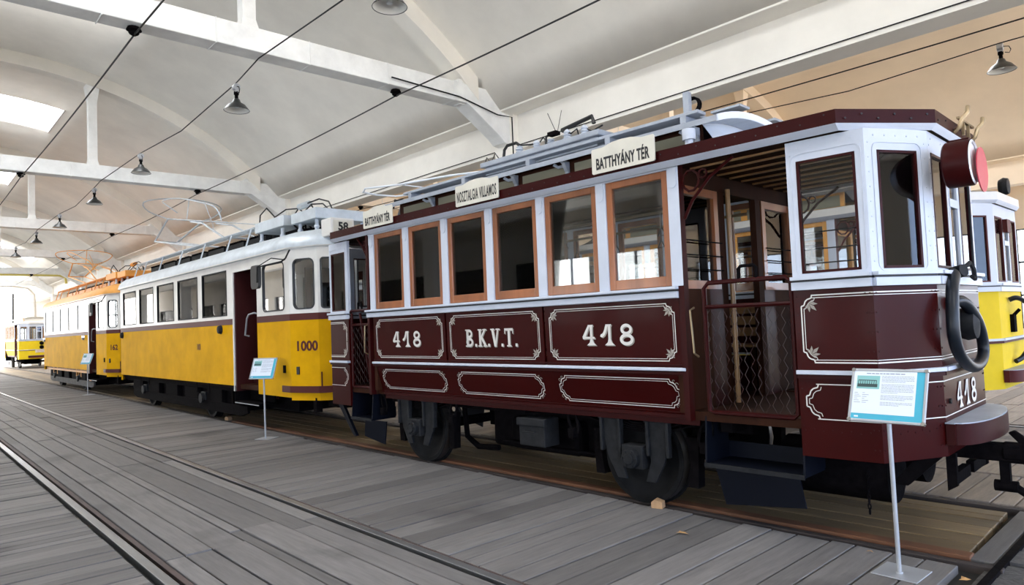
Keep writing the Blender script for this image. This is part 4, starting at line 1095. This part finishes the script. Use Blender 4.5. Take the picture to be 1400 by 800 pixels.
def modern_tram(name, loc, rz, label, number, roofm, gear, white, body='yellow', lower='iron', detail=2, small=None):
    R = empty(name, loc, rz, label, 'tram')
    VS = 1.08; VEST = []
    plan = [(3.82, -VS), (4.90, -VS), (6.15, -VS), (6.66, -.86), (6.98, -.40), (7.02, 0)]
    def cvs(a, b):
        a = Vector(a); b = Vector(b); d = (b-a).normalized(); n = Vector((d.y, -d.x))
        return (lambda x, z, dd: (a.x+d.x*x+n.x*dd, a.y+d.y*x+n.y*dd, z)), (b-a).length
    def fbox(k, f, x0, x1, z0, z1, o0, o1):
        k.add([f(x0, z0, o0), f(x1, z0, o0), f(x1, z1, o0), f(x0, z1, o0), f(x0, z0, o1), f(x1, z0, o1), f(x1, z1, o1), f(x0, z1, o1)], [(0,1,2,3), (4,7,6,5), (0,4,5,1), (1,5,6,2), (2,6,7,3), (3,7,4,0)])
    # roof outline
    half = [(3.9, -1.13), (6.12, -1.12), (6.68, -.90), (7.02, -.42), (7.06, 0)]
    out = half+[(x, -y) for x, y in reversed(half[:-1])]
    out = out+[(-3.85, 1.12), (-4.40, .90), (-4.66, .40), (-4.66, -.40), (-4.40, -.90), (-3.85, -1.12)]
    def ro(s, t, z): return [(x*s+(0 if 1 else 0), y*t, z) for x, y in out]
    k = MB(); k.loft([ro(.985, .96, 2.94), ro(1, 1, 2.95), ro(1, 1, 2.985), ro(.998, .985, 3.05), ro(.99, .94, 3.13), ro(.975, .86, 3.20), ro(.95, .70, 3.27), ro(.92, .40, 3.32), ro(.90, .05, 3.335)], closed=True)
    m = len(out); k.f += [tuple(range(m)), tuple(range(8*m, 9*m))]
    rf = k.build('roof', roofm, R, smooth=True)
    k = MB(); k.loft([ro(1.002, 1.004, 2.945), ro(1.004, 1.008, 2.965)], closed=True); k.build('roof_gutter', white, rf)
    sal = [(-3.55, -2.37), (-2.07, -.93), (-.65, .55), (.80, 2.03), (2.28, 3.57)]
    for s in (-1, 1):
        f, L = (lambda x, z, d, s=s: (x-3.82, s*(VS+d), z)), 7.64
        k = MB(); fbox(k, f, 0, L, .72, 1.82, 0, -.04); bp = k.build('side_panel', body, R)
        k = MB(); fbox(k, f, 0, L, 1.82, 1.925, .004, -.04); k.build('belt_band', 'brown_band', R, 'brown belt band between yellow and white')
        k = MB(); holed_panel(k, L, 1.925, 2.95, [(a+3.82, b+3.82, 1.985, 2.83, 0) for a, b in sal], f); k.build('window_panel', white, R)
        for a, b in sal:
            k = MB(); gasket(k, a+3.82, b+3.82, 1.985, 2.83, 0, f, .022); g = k.build('window_frame', 'iron_worn' if number == '1000' else white, R)
            k = MB(); fbox(k, f, a+3.84, b+3.80, 2.0, 2.81, -.015, -.02); k.build('pane', 'pane_clear', g)
        if s < 0:
            for u in (-3.62, 3.25):
                k = MB(); k.lathe([(0, -.07), (.07, -.055), (.085, 0), (.05, .03), (0, .03)], n=14, axis='y'); o = k.build('tail_lamp', 'chrome' if number != '1000' else 'iron_worn', R, 'round marker lamp on the side', smooth=True); o.location = (u, -VS-.0, 1.74)
            if small: inst('lettering', text_mesh(small, .13, .20, 'brown_band'), bp, (2.05, -VS-.001, 1.42))
        # underframe side
        k = MB(); k.box(-3.8, 3.8, s*1.0, s*.94, .60, .74); k.build('sole_bar', lower, R)
        k = MB(); k.prism([(-2.9, s*1.02, .24), (-2.6, s*1.02, .18), (4.0, s*1.02, .18), (4.25, s*1.02, .24), (4.25, s*1.02, .36), (-2.9, s*1.02, .36)], (0, -s*.05, 0)); gb = k.build('life_guard_board', 'iron' if number == '1000' else 'pit_stone', R, bevel=.006)
        for u in (-2.5, -.4, 1.2, 3.4):
            k = MB(); k.box(u-.04, u+.04, s*.96, s*.92, .34, .74); k.build('hanger', lower, gb)
        for u in (-2.0, 2.0):
            w = wheel_mesh(.38); o = w.build('wheel', 'wheel_steel', R, smooth=True); o.location = (u, s*.775, .38)
            k = MB(); k.box(u-.13, u+.13, s*.9, s*1.0, .28, .52); k.cyl((u, s*1.0, .40), (u, s*1.06, .40), .10, 14); k.build('axle_box', 'iron_worn', R, smooth=True)
            for q in (-.35, .35):
                k = MB(); k.lathe([(.06, .50), (.06, .72)], c=(u+q, s*.95, 0), n=10); k.box(u+q-.08, u+q+.08, s*.85, s*1.0, .46, .50); k.build('coil_spring', lower, R)
    for e in (-1, 1):
        P = empty('end_vestibule', (0, 0, 0)); P.parent = R; VEST.append(P)
        if e < 0: P.rotation_euler = (0, 0, PI)
        side = plan if e > 0 else [(3.82, -VS), (4.42, -.84), (4.62, -.36), (4.63, 0)]
        full = side+[(x, -y) for x, y in reversed(side[:-1])]
        for i in range(len(full)-1):
            a, b = full[i], full[i+1]
            f, L = cvs(a, b)
            door = e > 0 and i in (0, len(full)-2)
            if door:
                k = MB(); fbox(k, f, 0, L, 2.76, 2.95, 0, -.04); fbox(k, f, 0, .05, .62, 2.95, .0, -.06); k.build('door_header', white, P)
                k = MB()
                if i == 0:
                    fbox(k, f, .05, .10, .62, 2.76, -.02, -.5); 
                    fbox(k, f, .10, L, .5, 1.0, -.32, -.36); fbox(k, f, .5, .56, 1.0, 2.76, -.9, -.95)
                    fbox(k, f, .06, L, .62, 2.02, -.55, -.59); fbox(k, f, .06, .42, 2.02, 2.76, -.55, -.59); fbox(k, f, L-.1, L, 2.02, 2.76, -.55, -.59); fbox(k, f, .06, L, 2.5, 2.76, -.55, -.59)
                else: fbox(k, f, 0, L, .62, 1.95, -.02, -.05); fbox(k, f, 0, L, 2.6, 2.76, -.02, -.05); fbox(k, f, 0, .1, 1.95, 2.6, -.02, -.05); fbox(k, f, L-.1, L, 1.95, 2.6, -.02, -.05)
                k.build('door', 'door_brown', P, 'dark red brown folding door')
                k = MB(); fbox(k, f, .05, L, .42, .45, .0, -.30); fbox(k, f, .05, L, .45, .62, -.28, -.30); fbox(k, f, .03, .05, .42, .72, 0, -.3); k.build('step', 'iron', P)
                k = MB(); fbox(k, f, .05, L, .415, .43, .006, .0); k.build('step_edge', 'alu', P)
                continue
            # yellow panel below, curved bottom
            zb = .62 if i in (1, len(full)-3) else .58
            k = MB(); fbox(k, f, -.0, L, zb, 1.82, 0, -.04); yp = k.build('dash_panel', body, P)
            k = MB(); fbox(k, f, 0, L, 1.82, 1.925, .004, -.04); k.build('belt_band', 'brown_band', P)
            if e < 0: hole = [(.07, L-.07, 1.985, 2.78, .08)]
            elif i in (1, len(full)-3): hole = [(.24, 1.08, 1.985, 2.78, .10)]
            elif i in (2, len(full)-4): hole = [(.07, L-.06, 1.985, 2.78, .10)]
            else: hole = [(.04, L-.02, 1.985, 2.78, .05)] if L > .3 else []
            if hole and hole[0][1]-hole[0][0] > .2:
                k = MB(); holed_panel(k, L, 1.925, 2.95, hole, f); k.build('window_panel', white, P)
                h = hole[0]
                k = MB(); gasket(k, *h, f, .024); g = k.build('window_gasket', 'black_letter', P, 'black rubber window gasket')
                k = MB(); n_ = rrect(h[0]+.02, h[1]-.02, h[2]+.02, h[3]-.02, .08); k.add([f(x, z, -.015) for x, z in n_], [tuple(range(len(n_)))]); k.build('pane', 'pane_clear', g)
            else:
                k = MB(); fbox(k, f, 0, L, 1.925, 2.95, 0, -.04); k.build('window_panel', white, P)
        # bumper beam
        if e < 0:
            k = MB(); k.prism([(4.40, -.86, .70), (4.70, -.3, .70), (4.70, .3, .70), (4.40, .86, .70)], (0, 0, .1)); k.build('bumper', 'brown_band', P); continue
        k = MB(); pts = [(5.85, -1.10), (6.16, -1.11), (6.70, -.90), (7.04, -.42), (7.08, 0)]; pts = pts+[(x, -y) for x, y in reversed(pts[:-1])]
        inner = [(x-.12 if abs(y) < 1.0 else x, y*.93) for x, y in pts]
        k.loft([[(*p, .70), (*p, .80), (*q, .80), (*q, .70)] for p, q in zip(pts, inner)], closed=True); k.build('bumper', 'brown_band', P, 'brown bumper strip round the front')
        k = MB(); k.box(6.4, 6.9, -.6, .6, .45, .62); k.box(6.9, 7.06, -.08, .08, .42, .56); k.box(6.5, 6.6, -.9, -.8, .40, .62); k.build('coupler', 'iron', P)
        k = MB(); k.box(5.9, 5.97, -1.10, -1.08, 1.0, 1.12); k.build('plate', 'iron', P)
        k = MB(); k.cyl((6.72, -.86, .8), (6.72, -.86, 1.02), .012, 6); k.build('gauge_rod', 'brown_band', P)
        k = MB(); k.cyl((5.9, .75, .38), (5.9, -.75, .38), .05, 8); 
        k = MB(); k.tube([(4.93, -1.10, 1.98), (4.93, -1.14, 1.99), (4.70, -1.14, 1.97), (4.62, -1.14, 1.90), (4.48, -1.12, 1.62), (4.48, -1.05, 1.60)], .016, 6); k.build('grab_rail', 'alu', P, smooth=True)
        # number on the angled panel
        f, L = cvs(plan[2], plan[3])
        if e > 0:
            me = text_mesh(number, .16, .40 if len(number) > 3 else .30, 'brown_band', .003, .03)
            a = Vector(plan[2]); b = Vector(plan[3]); o = inst('lettering', me, P, f(L*.60, 1.42, .004), (0, 0, math.atan2(b.y-a.y, b.x-a.x))); o['label'] = 'brown fleet number '+number
            k = MB(); fbox(k, f, .12, .17, .98, 1.10, .02, 0); k.build('socket', 'black_letter', P)
            # mirror
            k = MB(); k.tube([(6.28, -1.12, 2.92), (6.30, -1.20, 2.78), (6.20, -1.22, 2.74), (5.62, -1.36, 2.70), (5.60, -1.36, 2.45)], .013, 5); k.tube([(6.28, -1.2, 2.76), (5.9, -1.25, 2.82), (5.6, -1.36, 2.70)], .009, 4); ma = k.build('mirror_arm', 'iron_worn', P)
            k = MB(); pr = rrect(5.30, 5.60, 2.36, 2.74, .07); k.prism([(x, -1.34, z) for x, z in pr], (.05, .03, 0)); k.build('mirror', 'black_letter', ma, 'black rounded driving mirror')
    k = MB(); k.box(-3.4, 3.7, -.9, .9, .22, .66); k.box(4.2, 5.4, -.6, .6, .3, .66); k.build('underframe_dark_fill', 'iron', R)  # solid dark boxes added to shade the see-through underframe
    for q in range(5):
        k = MB(); k.box(-3.0+q*1.3, -2.2+q*1.3, -1.0, -.9, .30+.04*(q % 2), .60); k.build('equipment_box', 'iron', R, bevel=.01)
    # inside: floor, seats, driver desk
    k = MB(); k.box(-4.0, 6.3, -1.0, 1.0, .66, .74); k.build('floor_board', 'wood_dark', R)
    k = MB(); k.box(-4.0, 6.2, -1.0, 1.0, 2.90, 2.93); k.build('ceiling_board', 'cream_white', R)
    for i in range(8):
        u = -3.3+i*.92
        for s in (-1, 1):
            k = MB(); k.box(u, u+.42, s*.45, s*.98, 1.08, 1.16); k.box(u, u+.06, s*.45, s*.98, 1.16, 1.62); k.build('seat', 'wood_slat', R)
    for ub in (3.82,):
        for s in (-1, 1):
            k = MB(); k.box(ub-.03, ub+.03, s*.35, s*1.05, .7, 1.9); k.box(ub-.03, ub+.03, s*.98, s*1.05, 1.9, 2.93); k.box(ub-.03, ub+.03, s*.35, s*.45, 1.9, 2.93); k.box(ub-.03, ub+.03, s*.35, s*1.05, 2.6, 2.93); k.build('bulkhead', white if number != '1000' else 'door_brown', R)
    for u in (-2.8, -1.4, 0, 1.4, 2.8):
        k = MB(); k.cyl((u, -.42, .74), (u, -.42, 2.9), .016, 6); k.build('grab_pole', 'alu', R)
    k = MB(); k.box(6.0, 6.5, -.5, .3, .74, 1.75); k.build('driver_desk', 'iron', R, bevel=.03)
    # ---- roof gear
    G = empty('roof_gear', (0, 0, 0)); G.parent = R
    for s in (-1, 1):
        k = MB(); k.cyl((-4.6, s*.48, 3.68), (3.4, s*.48, 3.68), .014, 5); k.cyl((-4.6, s*.30, 3.70), (3.4, s*.30, 3.70), .014, 5); k.cyl((-4.6, s*.30, 3.70), (-4.6, s*.48, 3.68), .014, 5); k.cyl((3.4, s*.30, 3.70), (3.4, s*.48, 3.68), .014, 5); k.build('roof_rail', gear, G)
        for u in (-4.4, -3.6, -2.2, -.7, .8, 2.3, 3.3):
            k = MB(); k.cyl((u-.06, s*.58, 3.30), (u, s*.48, 3.68), .016, 5); k.build('rail_post', gear, G)
    for s in (-1, 1):
        for q in range(3):
            y = s*(.33+.055*q)
            k = MB(); k.box(-4.6, 3.4, y-.018, y+.018, 3.66, 3.675); k.build('walkway_slat', gear, G)
    for q in range(7):
        u = -4.2+1.1*q
        k = MB(); k.box(u, u+.95, -.22, .22, 3.42, 3.56); b = k.build('resistor_box', 'iron_worn' if number == '1000' else gear, G)
        k = MB()
        for t in range(9): k.box(u+.05+t*.10, u+.08+t*.10, -.24, .24, 3.56, 3.60)
        k.build('resistor_fin', 'iron', b)
    k = MB(); k.box(3.5, 4.75, -.5, .5, 3.55, 3.74); k.build('equipment_case', gear, G, bevel=.01)
    k = MB(); k.box(5.15, 6.05, -.55, .45, 3.50, 3.68); k.build('equipment_case', gear, G, bevel=.01)
    for u, y in ((3.7, -.45), (4.6, -.45), (5.3, -.45), (5.9, -.45), (5.3, .4), (5.9, .4), (3.7, .45), (4.6, .45)):
        k = MB(); k.lathe([(.03, 3.26), (.05, 3.30), (.03, 3.34), (.05, 3.38), (.03, 3.42), (.03, 3.52)], c=(u, y, 0), n=10); k.build('insulator', 'porcelain', G, smooth=True)
    k = MB()
    for y in (-.3, 0, .3): k.tube([(4.7, y, 3.60), (5.0, y, 3.42), (5.2, y, 3.55), (5.4, y-.1, 3.40), (5.8, y, 3.38)], .018, 5)
    k.build('cable_loom', 'iron', G)
    k = MB(); k.box(4.6, 5.2, -.4, .4, 3.30, 3.45); k.build('junction_box', 'iron', G)
    # coil on its stand
    k = MB(); k.tube([(4.15+.036*t/6, .10+.055*math.cos(t*PI/3), 4.02+.055*math.sin(t*PI/3)) for t in range(78)], .009, 4); co = k.build('choke_coil', gear, G)
    for a, b in (((4.12, .1, 4.0), (4.2, -.1, 3.74)), ((4.64, .1, 4.0), (4.55, .3, 3.74)), ((4.12, .1, 4.0), (4.3, .35, 3.74)), ((4.64, .1, 4.0), (4.5, -.1, 3.74))): MB().cyl(a, b, .012, 5).build('coil_leg', 'iron_worn', co)
    for P_ in ([(3.4, -.1, 3.5), (3.5, -.1, 3.9), (3.8, 0, 4.02), (4.12, .1, 4.0)], [(4.64, .1, 4.0), (4.9, .2, 3.98), (5.1, .2, 3.85), (5.2, .2, 3.68)], [(3.2, -.3, 3.5), (3.3, -.3, 3.95), (3.6, -.3, 4.05), (3.9, -.2, 3.76)], [(4.7, 0, 4.0), (4.95, .1, 4.05), (5.3, .1, 3.95), (5.5, .1, 3.70)]): MB().tube(P_, .014, 5).build('cable_lead', 'cable_black', co)
    # lyre-shaped collector: folded arm and wide hoop
    def bow(y): return [(-2.0, y, 4.62)]
    k = MB()
    for s in (-1, 1):
        k.tube([(1.6, s*.38, 3.72), (.2, s*.34, 4.22), (-.7, s*.30, 4.38)], .022, 6)
        k.tube([(-.3, s*.30, 3.74), (-3.6, s*.28, 4.24)], .022, 6)
        k.tube([(-3.6, s*.28, 4.24), (-2.0, s*.42, 4.62)], .024, 6)
    k.tube([(-3.6, -.28, 4.24), (-3.6, .28, 4.24)], .02, 6); k.tube([(-2.0, -.42, 4.62), (-2.0, .42, 4.62)], .02, 6)
    k.tube([(1.6, -.38, 3.72), (1.6, .38, 3.72)], .02, 6); k.tube([(-2.0, -.3, 4.62), (1.6, -.3, 4.05)], .012, 5); k.tube([(-2.0, .3, 4.62), (1.6, .3, 4.05)], .012, 5)
    ar = k.build('collector_arm', gear, G, smooth=True)
    k = MB()
    k.tube(flow([(-1.25, -.42, 4.66), (-1.30, -.62, 4.82), (-1.45, -.70, 4.95), (-.6, -.74, 4.88), (.3, -.74, 4.72), (1.3, -.70, 4.48), (1.66, -.60, 4.36), (1.75, -.52, 4.20), (1.75, -.48, 4.05)], 3), .014, 6)
    k.tube(flow([(-2.0, -.42, 4.62), (-2.2, -.80, 4.80), (-2.1, -.95, 5.0), (-1.8, -.60, 5.08), (-1.7, 0, 5.11), (-1.8, .60, 5.08), (-2.1, .95, 5.0), (-2.2, .80, 4.80), (-2.0, .42, 4.62)], 3), .015, 6)
    k.tube([(-1.7, 0, 5.11), (-1.9, 0, 4.62)], .012, 5); k.tube([(.2, -.3, 4.75), (.2, -.1, 4.2), (.2, -.1, 4.02)], .008, 4)
    k.build('collector_hoop', gear, G, smooth=True)
    bpy.context.view_layer.update()
    for P in VEST+[G]: dissolve(P)
    return R
t1000 = modern_tram('yellow_tram', (-16.35, 5.70, 0), rad(.5), 'yellow and white tram numbered 1000 with a silver grey roof, behind the maroon tram', '1000', 'silver_roof', 'silver_roof', 'cream_white', small='1000')
t162 = modern_tram('yellow_tram', (-32.2+3.7, 5.76, 0), rad(.3), 'yellow and white tram numbered 162 with an orange roof, behind tram 1000', '162', 'orange_roof', 'orange_roof', 'cream_white', lower='orange_roof', small=None)
k = MB(); k.box(6.66, 6.98, -.36, .04, 3.08, 3.36); k.build
o = k.build('route_box', 'cream_white', t1000, 'white route number box on the roof edge', bevel=.02); o.location = (0, -.42, 0)
k = MB(); k.box(6.981, 6.99, -.32, .0, 3.13, 3.32); g_ = k.build('route_pane', 'sign_cream', o)
inst('lettering', text_mesh('58', .13, .17, 'black_letter', .003, .03), o, (6.995, -.16, 3.23), (0, 0, PI/2))

# ------------------------------------------------------------------ information stands
def stand(loc, rz, label, pz=1.09, w=.445, h=.345, tilt=22):
    R = empty('information_stand', loc, rz, label, 'sign stand', 'information stands along the platform')
    k = MB(); k.box(-.13, .13, -.10, .16, 0, .008); k.build('base_plate', 'alu', R, bevel=.002)
    k = MB(); k.cyl((0, 0, .008), (-.005, 0, pz-.12), .0135, 14); k.cyl((0, 0, .008), (0, 0, .02), .02, 14); k.build('pole', 'alu', R, smooth=True)
    P = empty('display_frame', (0, -.01, pz), 0); P.parent = R; P.rotation_euler = (rad(-tilt), 0, 0)
    k = MB(); e = .017
    k.box(-w/2, w/2, -.009, .009, h/2-e, h/2); k.box(-w/2, w/2, -.009, .009, -h/2, -h/2+e); k.box(-w/2, -w/2+e, -.009, .009, -h/2+e, h/2-e); k.box(w/2-e, w/2, -.009, .009, -h/2+e, h/2-e)
    k.build('snap_frame', 'alu', P, bevel=.004)
    k = MB()
    for sx in (-1, 1):
        for sz in (-1, 1): k.cyl((sx*(w/2-.010), -.011, sz*(h/2-.010)), (sx*(w/2-.010), .010, sz*(h/2-.010)), .012, 12)
    k.build('corner_cap', 'chrome', P)
    x0, x1, z0, z1 = -w/2+e, w/2-e, -h/2+e, h/2-e
    k = MB(); k.box(x0, x1, -.004, .004, z0, z1); pb = k.build('poster', 'paper_blue', P, 'information sheet with blue margin')
    xr, zb = x1-.045, z0+.035
    k = MB(); k.box(x0, xr, -.0050, -.0045, zb, z1); k.build('text_area', 'paper_white', pb)
    k = MB(); px0, px1, pz1 = x0+.018, x0+.018+(w*.31), z1-.030; pz0 = pz1-h*.25
    k.box(px0, px1, -.0056, -.0052, pz0, pz1); k.build('photo', 'photo_teal', pb)
    k = MB(); hh = (pz1-pz0)
    k.box(px0+.005, px1-.012, -.0062, -.0058, pz0+hh*.14, pz0+hh*.38); k.box(px0+.01, px1-.02, -.0062, -.0058, pz0+hh*.62, pz0+hh*.68)
    for i in range(9): xx = px0+.008+(px1-px0-.03)*i/8; k.box(xx, xx+.004, -.0062, -.0058, pz0+hh*.3, pz0+hh*.66)
    k.build('photo_print', 'photo_dark', pb)
    k = MB(); R3 = random.Random(11)
    tx0, tx1 = px1+.012, xr-.012; z = pz1
    for para in (5, 7, 4, 3):
        for i in range(para):
            end = tx1 if i < para-1 else tx0+(tx1-tx0)*R3.uniform(.4, .8); x = tx0
            while x < end-.004:
                l = min(R3.uniform(.006, .02), end-x); k.box(x, x+l, -.0056, -.0053, z-.0028, z); x += l+.0025
            z -= .0088*h/.345
        z -= .009
    z = pz0-.025
    for i in range(6):
        k.box(px0-.008, px0+.012+.01*(i % 3), -.0056, -.0053, z-.0028, z); k.box(px0+.040, px0+.055+.012*((i*2) % 3), -.0056, -.0053, z-.0028, z); z -= .0125*h/.345
    x = x0+(xr-x0)*.2
    while x < xr-.08: l = R3.uniform(.01, .03); k.box(x, x+l, -.0056, -.0053, z1-.018, z1-.012); x += l+.004
    k.build('print', 'print_grey', pb)
    k = MB(); k.box(x0+.02, x0+.045, -.0046, -.0043, z0+.010, z0+.020); k.build('imprint', 'paper_white', pb); bpy.context.view_layer.update(); dissolve(P)
    return R
stand((-1.56, 4.585, 0), rad(-2), 'nearest information stand, in front of the maroon tram on a thin metal pole')
stand((-10.50, 4.37, 0), rad(30), 'information stand in front of the open door of tram 1000')
stand((-24.0, 4.55, 0), rad(25), 'farthest information stand, in front of the door of tram 162')

# ------------------------------------------------------------------ overhead wires and lamps
def hanging(p, q, n=14, sag=.1):
    return [(p[0]+(q[0]-p[0])*t/n, p[1]+(q[1]-p[1])*t/n, p[2]+(q[2]-p[2])*t/n-sag*4*(t/n)*(1-t/n)) for t in range(n+1)]
def contact_wire(y, name, label, y2=None):
    pts = []
    for a, b in zip(XB, XB[1:]): pts += hanging((a, y, 5.20), (b, y, 5.20), 10, .05)[:-1]
    pts.append((XW-14, y, 5.2))
    k = MB(); k.tube(pts, .011, 5); o = k.build(name, 'cable_black', None); tag(o, label, 'wire')
    for x in XB:
        k = MB(); k.cyl((x, y, 5.292), (x, y, 5.27), .07, 12); k.lathe([(.035, 5.28), (.08, 5.27), (.085, 5.255), (.045, 5.24), (.06, 5.225), (.05, 5.21), (.02, 5.19), (0, 5.185)], c=(x, y, 0), n=14); k.build('wire_insulator', 'iron', o, smooth=True)
    return o
contact_wire(5.78, 'trolley_wire', 'black trolley wire hung under the beams above the maroon tram')
contact_wire(2.16, 'trolley_wire', 'black trolley wire above the empty front track')
contact_wire(10.4, 'trolley_wire', 'thin trolley wire above the old yellow tram in the right hand nave')
k = MB(); k.tube([(XE, 8.08, 4.72), (-12, 8.08, 4.72), (XW, 8.08, 4.72)], .008, 5); o = k.build('wall_cable', 'iron_worn'); tag(o, 'thin grey cable running along the bottom edge of the arcade beam', 'cable')
k = MB(); k.tube([(-8.52, 5.6, 5.40), (-8.52, 6.9, 5.36), (-8.50, 7.7, 5.20), (-8.41, 7.94, 5.18), (-8.41, 7.94, 4.2), (-8.41, 7.94, 1)], .012, 5); o = k.build('conduit', 'iron_worn'); tag(o, 'thin conduit running along the nearest beam and down its column', 'pipe')

def make_lamp():
    R = empty('pendant_lamp', (0, 0, 0))
    k = MB(); k.lathe([(.035, 0), (.045, -.01), (.06, -.05), (.12, -.09), (.165, -.15), (.175, -.165), (.170, -.167), (.158, -.150), (.115, -.10), (.05, -.06), (0, -.055)], n=28); sh = k.build('lamp_shade', 'green_enamel', R, smooth=True)
    k = MB(); k.lathe([(.172, -.1675), (.160, -.155), (.117, -.104), (.05, -.066), (0, -.06)], n=28); k.build('shade_lining', 'lamp_inner', sh, smooth=True)
    k = MB(); k.lathe([(0, -.14), (.03, -.13), (.035, -.10), (.018, -.07), (0, -.06)], n=14); k.build('bulb', 'lamp_glass', sh, smooth=True)
    k = MB(); k.cyl((0, 0, -.01), (0, 0, .09), .026, 12, .022); k.cyl((0, 0, .06), (0, 0, .10), .034, 12); k.build('socket', 'iron', R)
    k = MB(); k.box(-.03, .03, -.02, .02, .09, .15); k.cyl((-.035, .0, .165), (.035, 0, .165), .05, 14); k.build('junction_box', 'alu', R)
    k = MB(); k.tube([(.03, 0, .17), (.10, 0, .15), (.12, 0, .10), (.10, 0, .06), (.05, 0, .08)], .006, 5); k.build('lamp_flex', 'cable_black', R)
    return R
proto = make_lamp()
names = ['pendant lamp just above the top edge of the picture, over the nearest beam', 'nearest full pendant lamp, hung just beyond the nearest beam', 'second pendant lamp, dark shade overlapping the second beam',
         'third pendant lamp, hung just beyond the second beam', 'fourth pendant lamp, over the third beam', 'fifth pendant lamp, beyond the third beam', 'sixth and farthest pendant lamp by the left edge']
lx = [(-5.55, 5.0), (-9.5, 5.0), (-14.35, 5.04), (-18.3, 5.06), (-22.6, 5.07), (-26.6, 5.08), (-31.3, 5.10)]
idx = {}
for c in C.objects: idx.setdefault(c.parent, []).append(c)
for i, ((x, z), lb) in enumerate(zip(lx, names)):
    o = proto if i == 0 else copy_tree(proto, None, idx)
    o.location = (x, 3.65, z-.05); tag(o, lb, 'lamp', 'pendant lamps over the front nave')
rl = [(-2.14, 5.03, 'pendant lamp at the top right, over the old yellow tram'), (-6.2, 5.03, 'small pendant lamp peeping above the roof of the maroon tram'), (-10.3, 5.03, 'pendant lamp of the right nave above the middle of the old yellow trams'), (-14.5, 5.03, 'dark pendant lamp behind the left destination board'), (-18.6, 5.03, 'farthest pendant lamp of the right nave')]
for x, z, lb in rl:
    o = copy_tree(proto, None, idx); o.location = (x, 11.4, z); tag(o, lb, 'lamp', 'pendant lamps over the right nave')
def lamp_cable(y, xs, label):
    k = MB(); pts = [(xs[0][0]+2.0, y, 5.27)]
    for i, (x, z) in enumerate(xs):
        pts.append((x, y, z+.226))
        if i < len(xs)-1:
            xn = xs[i+1][0]; m = [b for b in XB if xn < b < x]
            pts.append((m[0], y, 5.28)) if m else pts.append(((x+xn)/2, y, z+.12))
    k.tube(pts, .009, 5); o = k.build('lamp_cable', 'iron_worn'); tag(o, label, 'cable')
lamp_cable(3.65, [(x, z-.05) for x, z in lx], 'grey cable carrying the pendant lamps of the front nave')
lamp_cable(11.4, [(x, z) for x, z, _ in rl], 'cable carrying the pendant lamps of the right nave')

# ------------------------------------------------------------------ small things on the floor
def chock(u, v, label, loc=None, rz=.3):
    p = loc or t418(u, v); k = MB(); k.prism([(-.05, -.045, 0), (.05, -.045, 0), (.045, -.045, .055), (-.02, -.045, .075), (-.05, -.045, .05)], (0, .09, 0))
    o = k.build('wheel_chock', 'chock_wood', bevel=.004); o.location = (p[0], p[1], .002); o.rotation_euler = (0, 0, rz); tag(o, label, 'chock')
chock(1.62, -.90, 'small wooden chock at the front wheel of the maroon tram')
chock(0, 0, 'wooden chock under the front wheel of tram 1000', (-13.45, 4.88, 0))
R4 = random.Random(21)
def leaf_thing(x, y, label, grp='dry leaves near the track end', s=1):
    k = MB(); n = 9; P = []
    for i in range(n):
        a = 2*PI*i/n; r = .022*s*(1+.5*math.cos(3*a))*R4.uniform(.7, 1.2); P.append((r*math.cos(a)*1.3, r*math.sin(a), .004+R4.uniform(0, .012)))
    k.add(P+[(0, 0, .014)], [(i, (i+1) % n, n) for i in range(n)]); o = k.build('dry_leaf', 'dry_leaf'); o.location = (x, y, .003); so = o.modifiers.new('thickness', 'SOLIDIFY'); so.thickness = .001; tag(o, label, 'leaf', grp)
leaf_thing(-1.25, 4.72, 'small dry leaf beside the end of the reddish edging board'); leaf_thing(-.98, 4.92, 'dry leaf on the dark paving at the right edge')
leaf_thing(-1.14, 4.36, 'crumpled dry leaf on the dark paving below the stand', s=1.5); leaf_thing(-3.0, 4.42, 'brown dry leaf on the grey planks left of the stand', s=1.4); leaf_thing(-1.83, 4.86, 'pale speck of leaf just left of the stand pole', s=.7)

# ------------------------------------------------------------------ far end of the hall: pipe, gate frame and masts outside
k = MB(); k.tube([(-45.0, -2, 5.36), (-45.0, 7.2, 5.36), (-45.0, 7.5, 5.25), (-45.0, 7.55, 4.9)], .07, 8); o = k.build('gas_pipe', 'pipe_yellow', smooth=True); tag(o, 'yellow pipe across the far end of the hall', 'pipe')
k = MB(); k.tube([(-49, -3, 5.02), (-49, 5.7, 5.02), (-49, 6.3, 4.9), (-49, 6.6, 4.5), (-49, 6.65, 3.2)], .06, 8); o = k.build('gate_frame', 'outside_wall', smooth=True); tag(o, 'curved pale pipe frame hanging near the far end of the hall', 'pipe')
k = MB(); k.cyl((-66, 7.5, 0), (-66, 7.5, 6.6), .09, 10); k.tube([(-66, 5.5, 5.9), (-66, 9.9, 5.9)], .04, 6); o = k.build('mast', 'iron_worn', smooth=True); tag(o, 'overhead line mast outside the far end', 'mast')
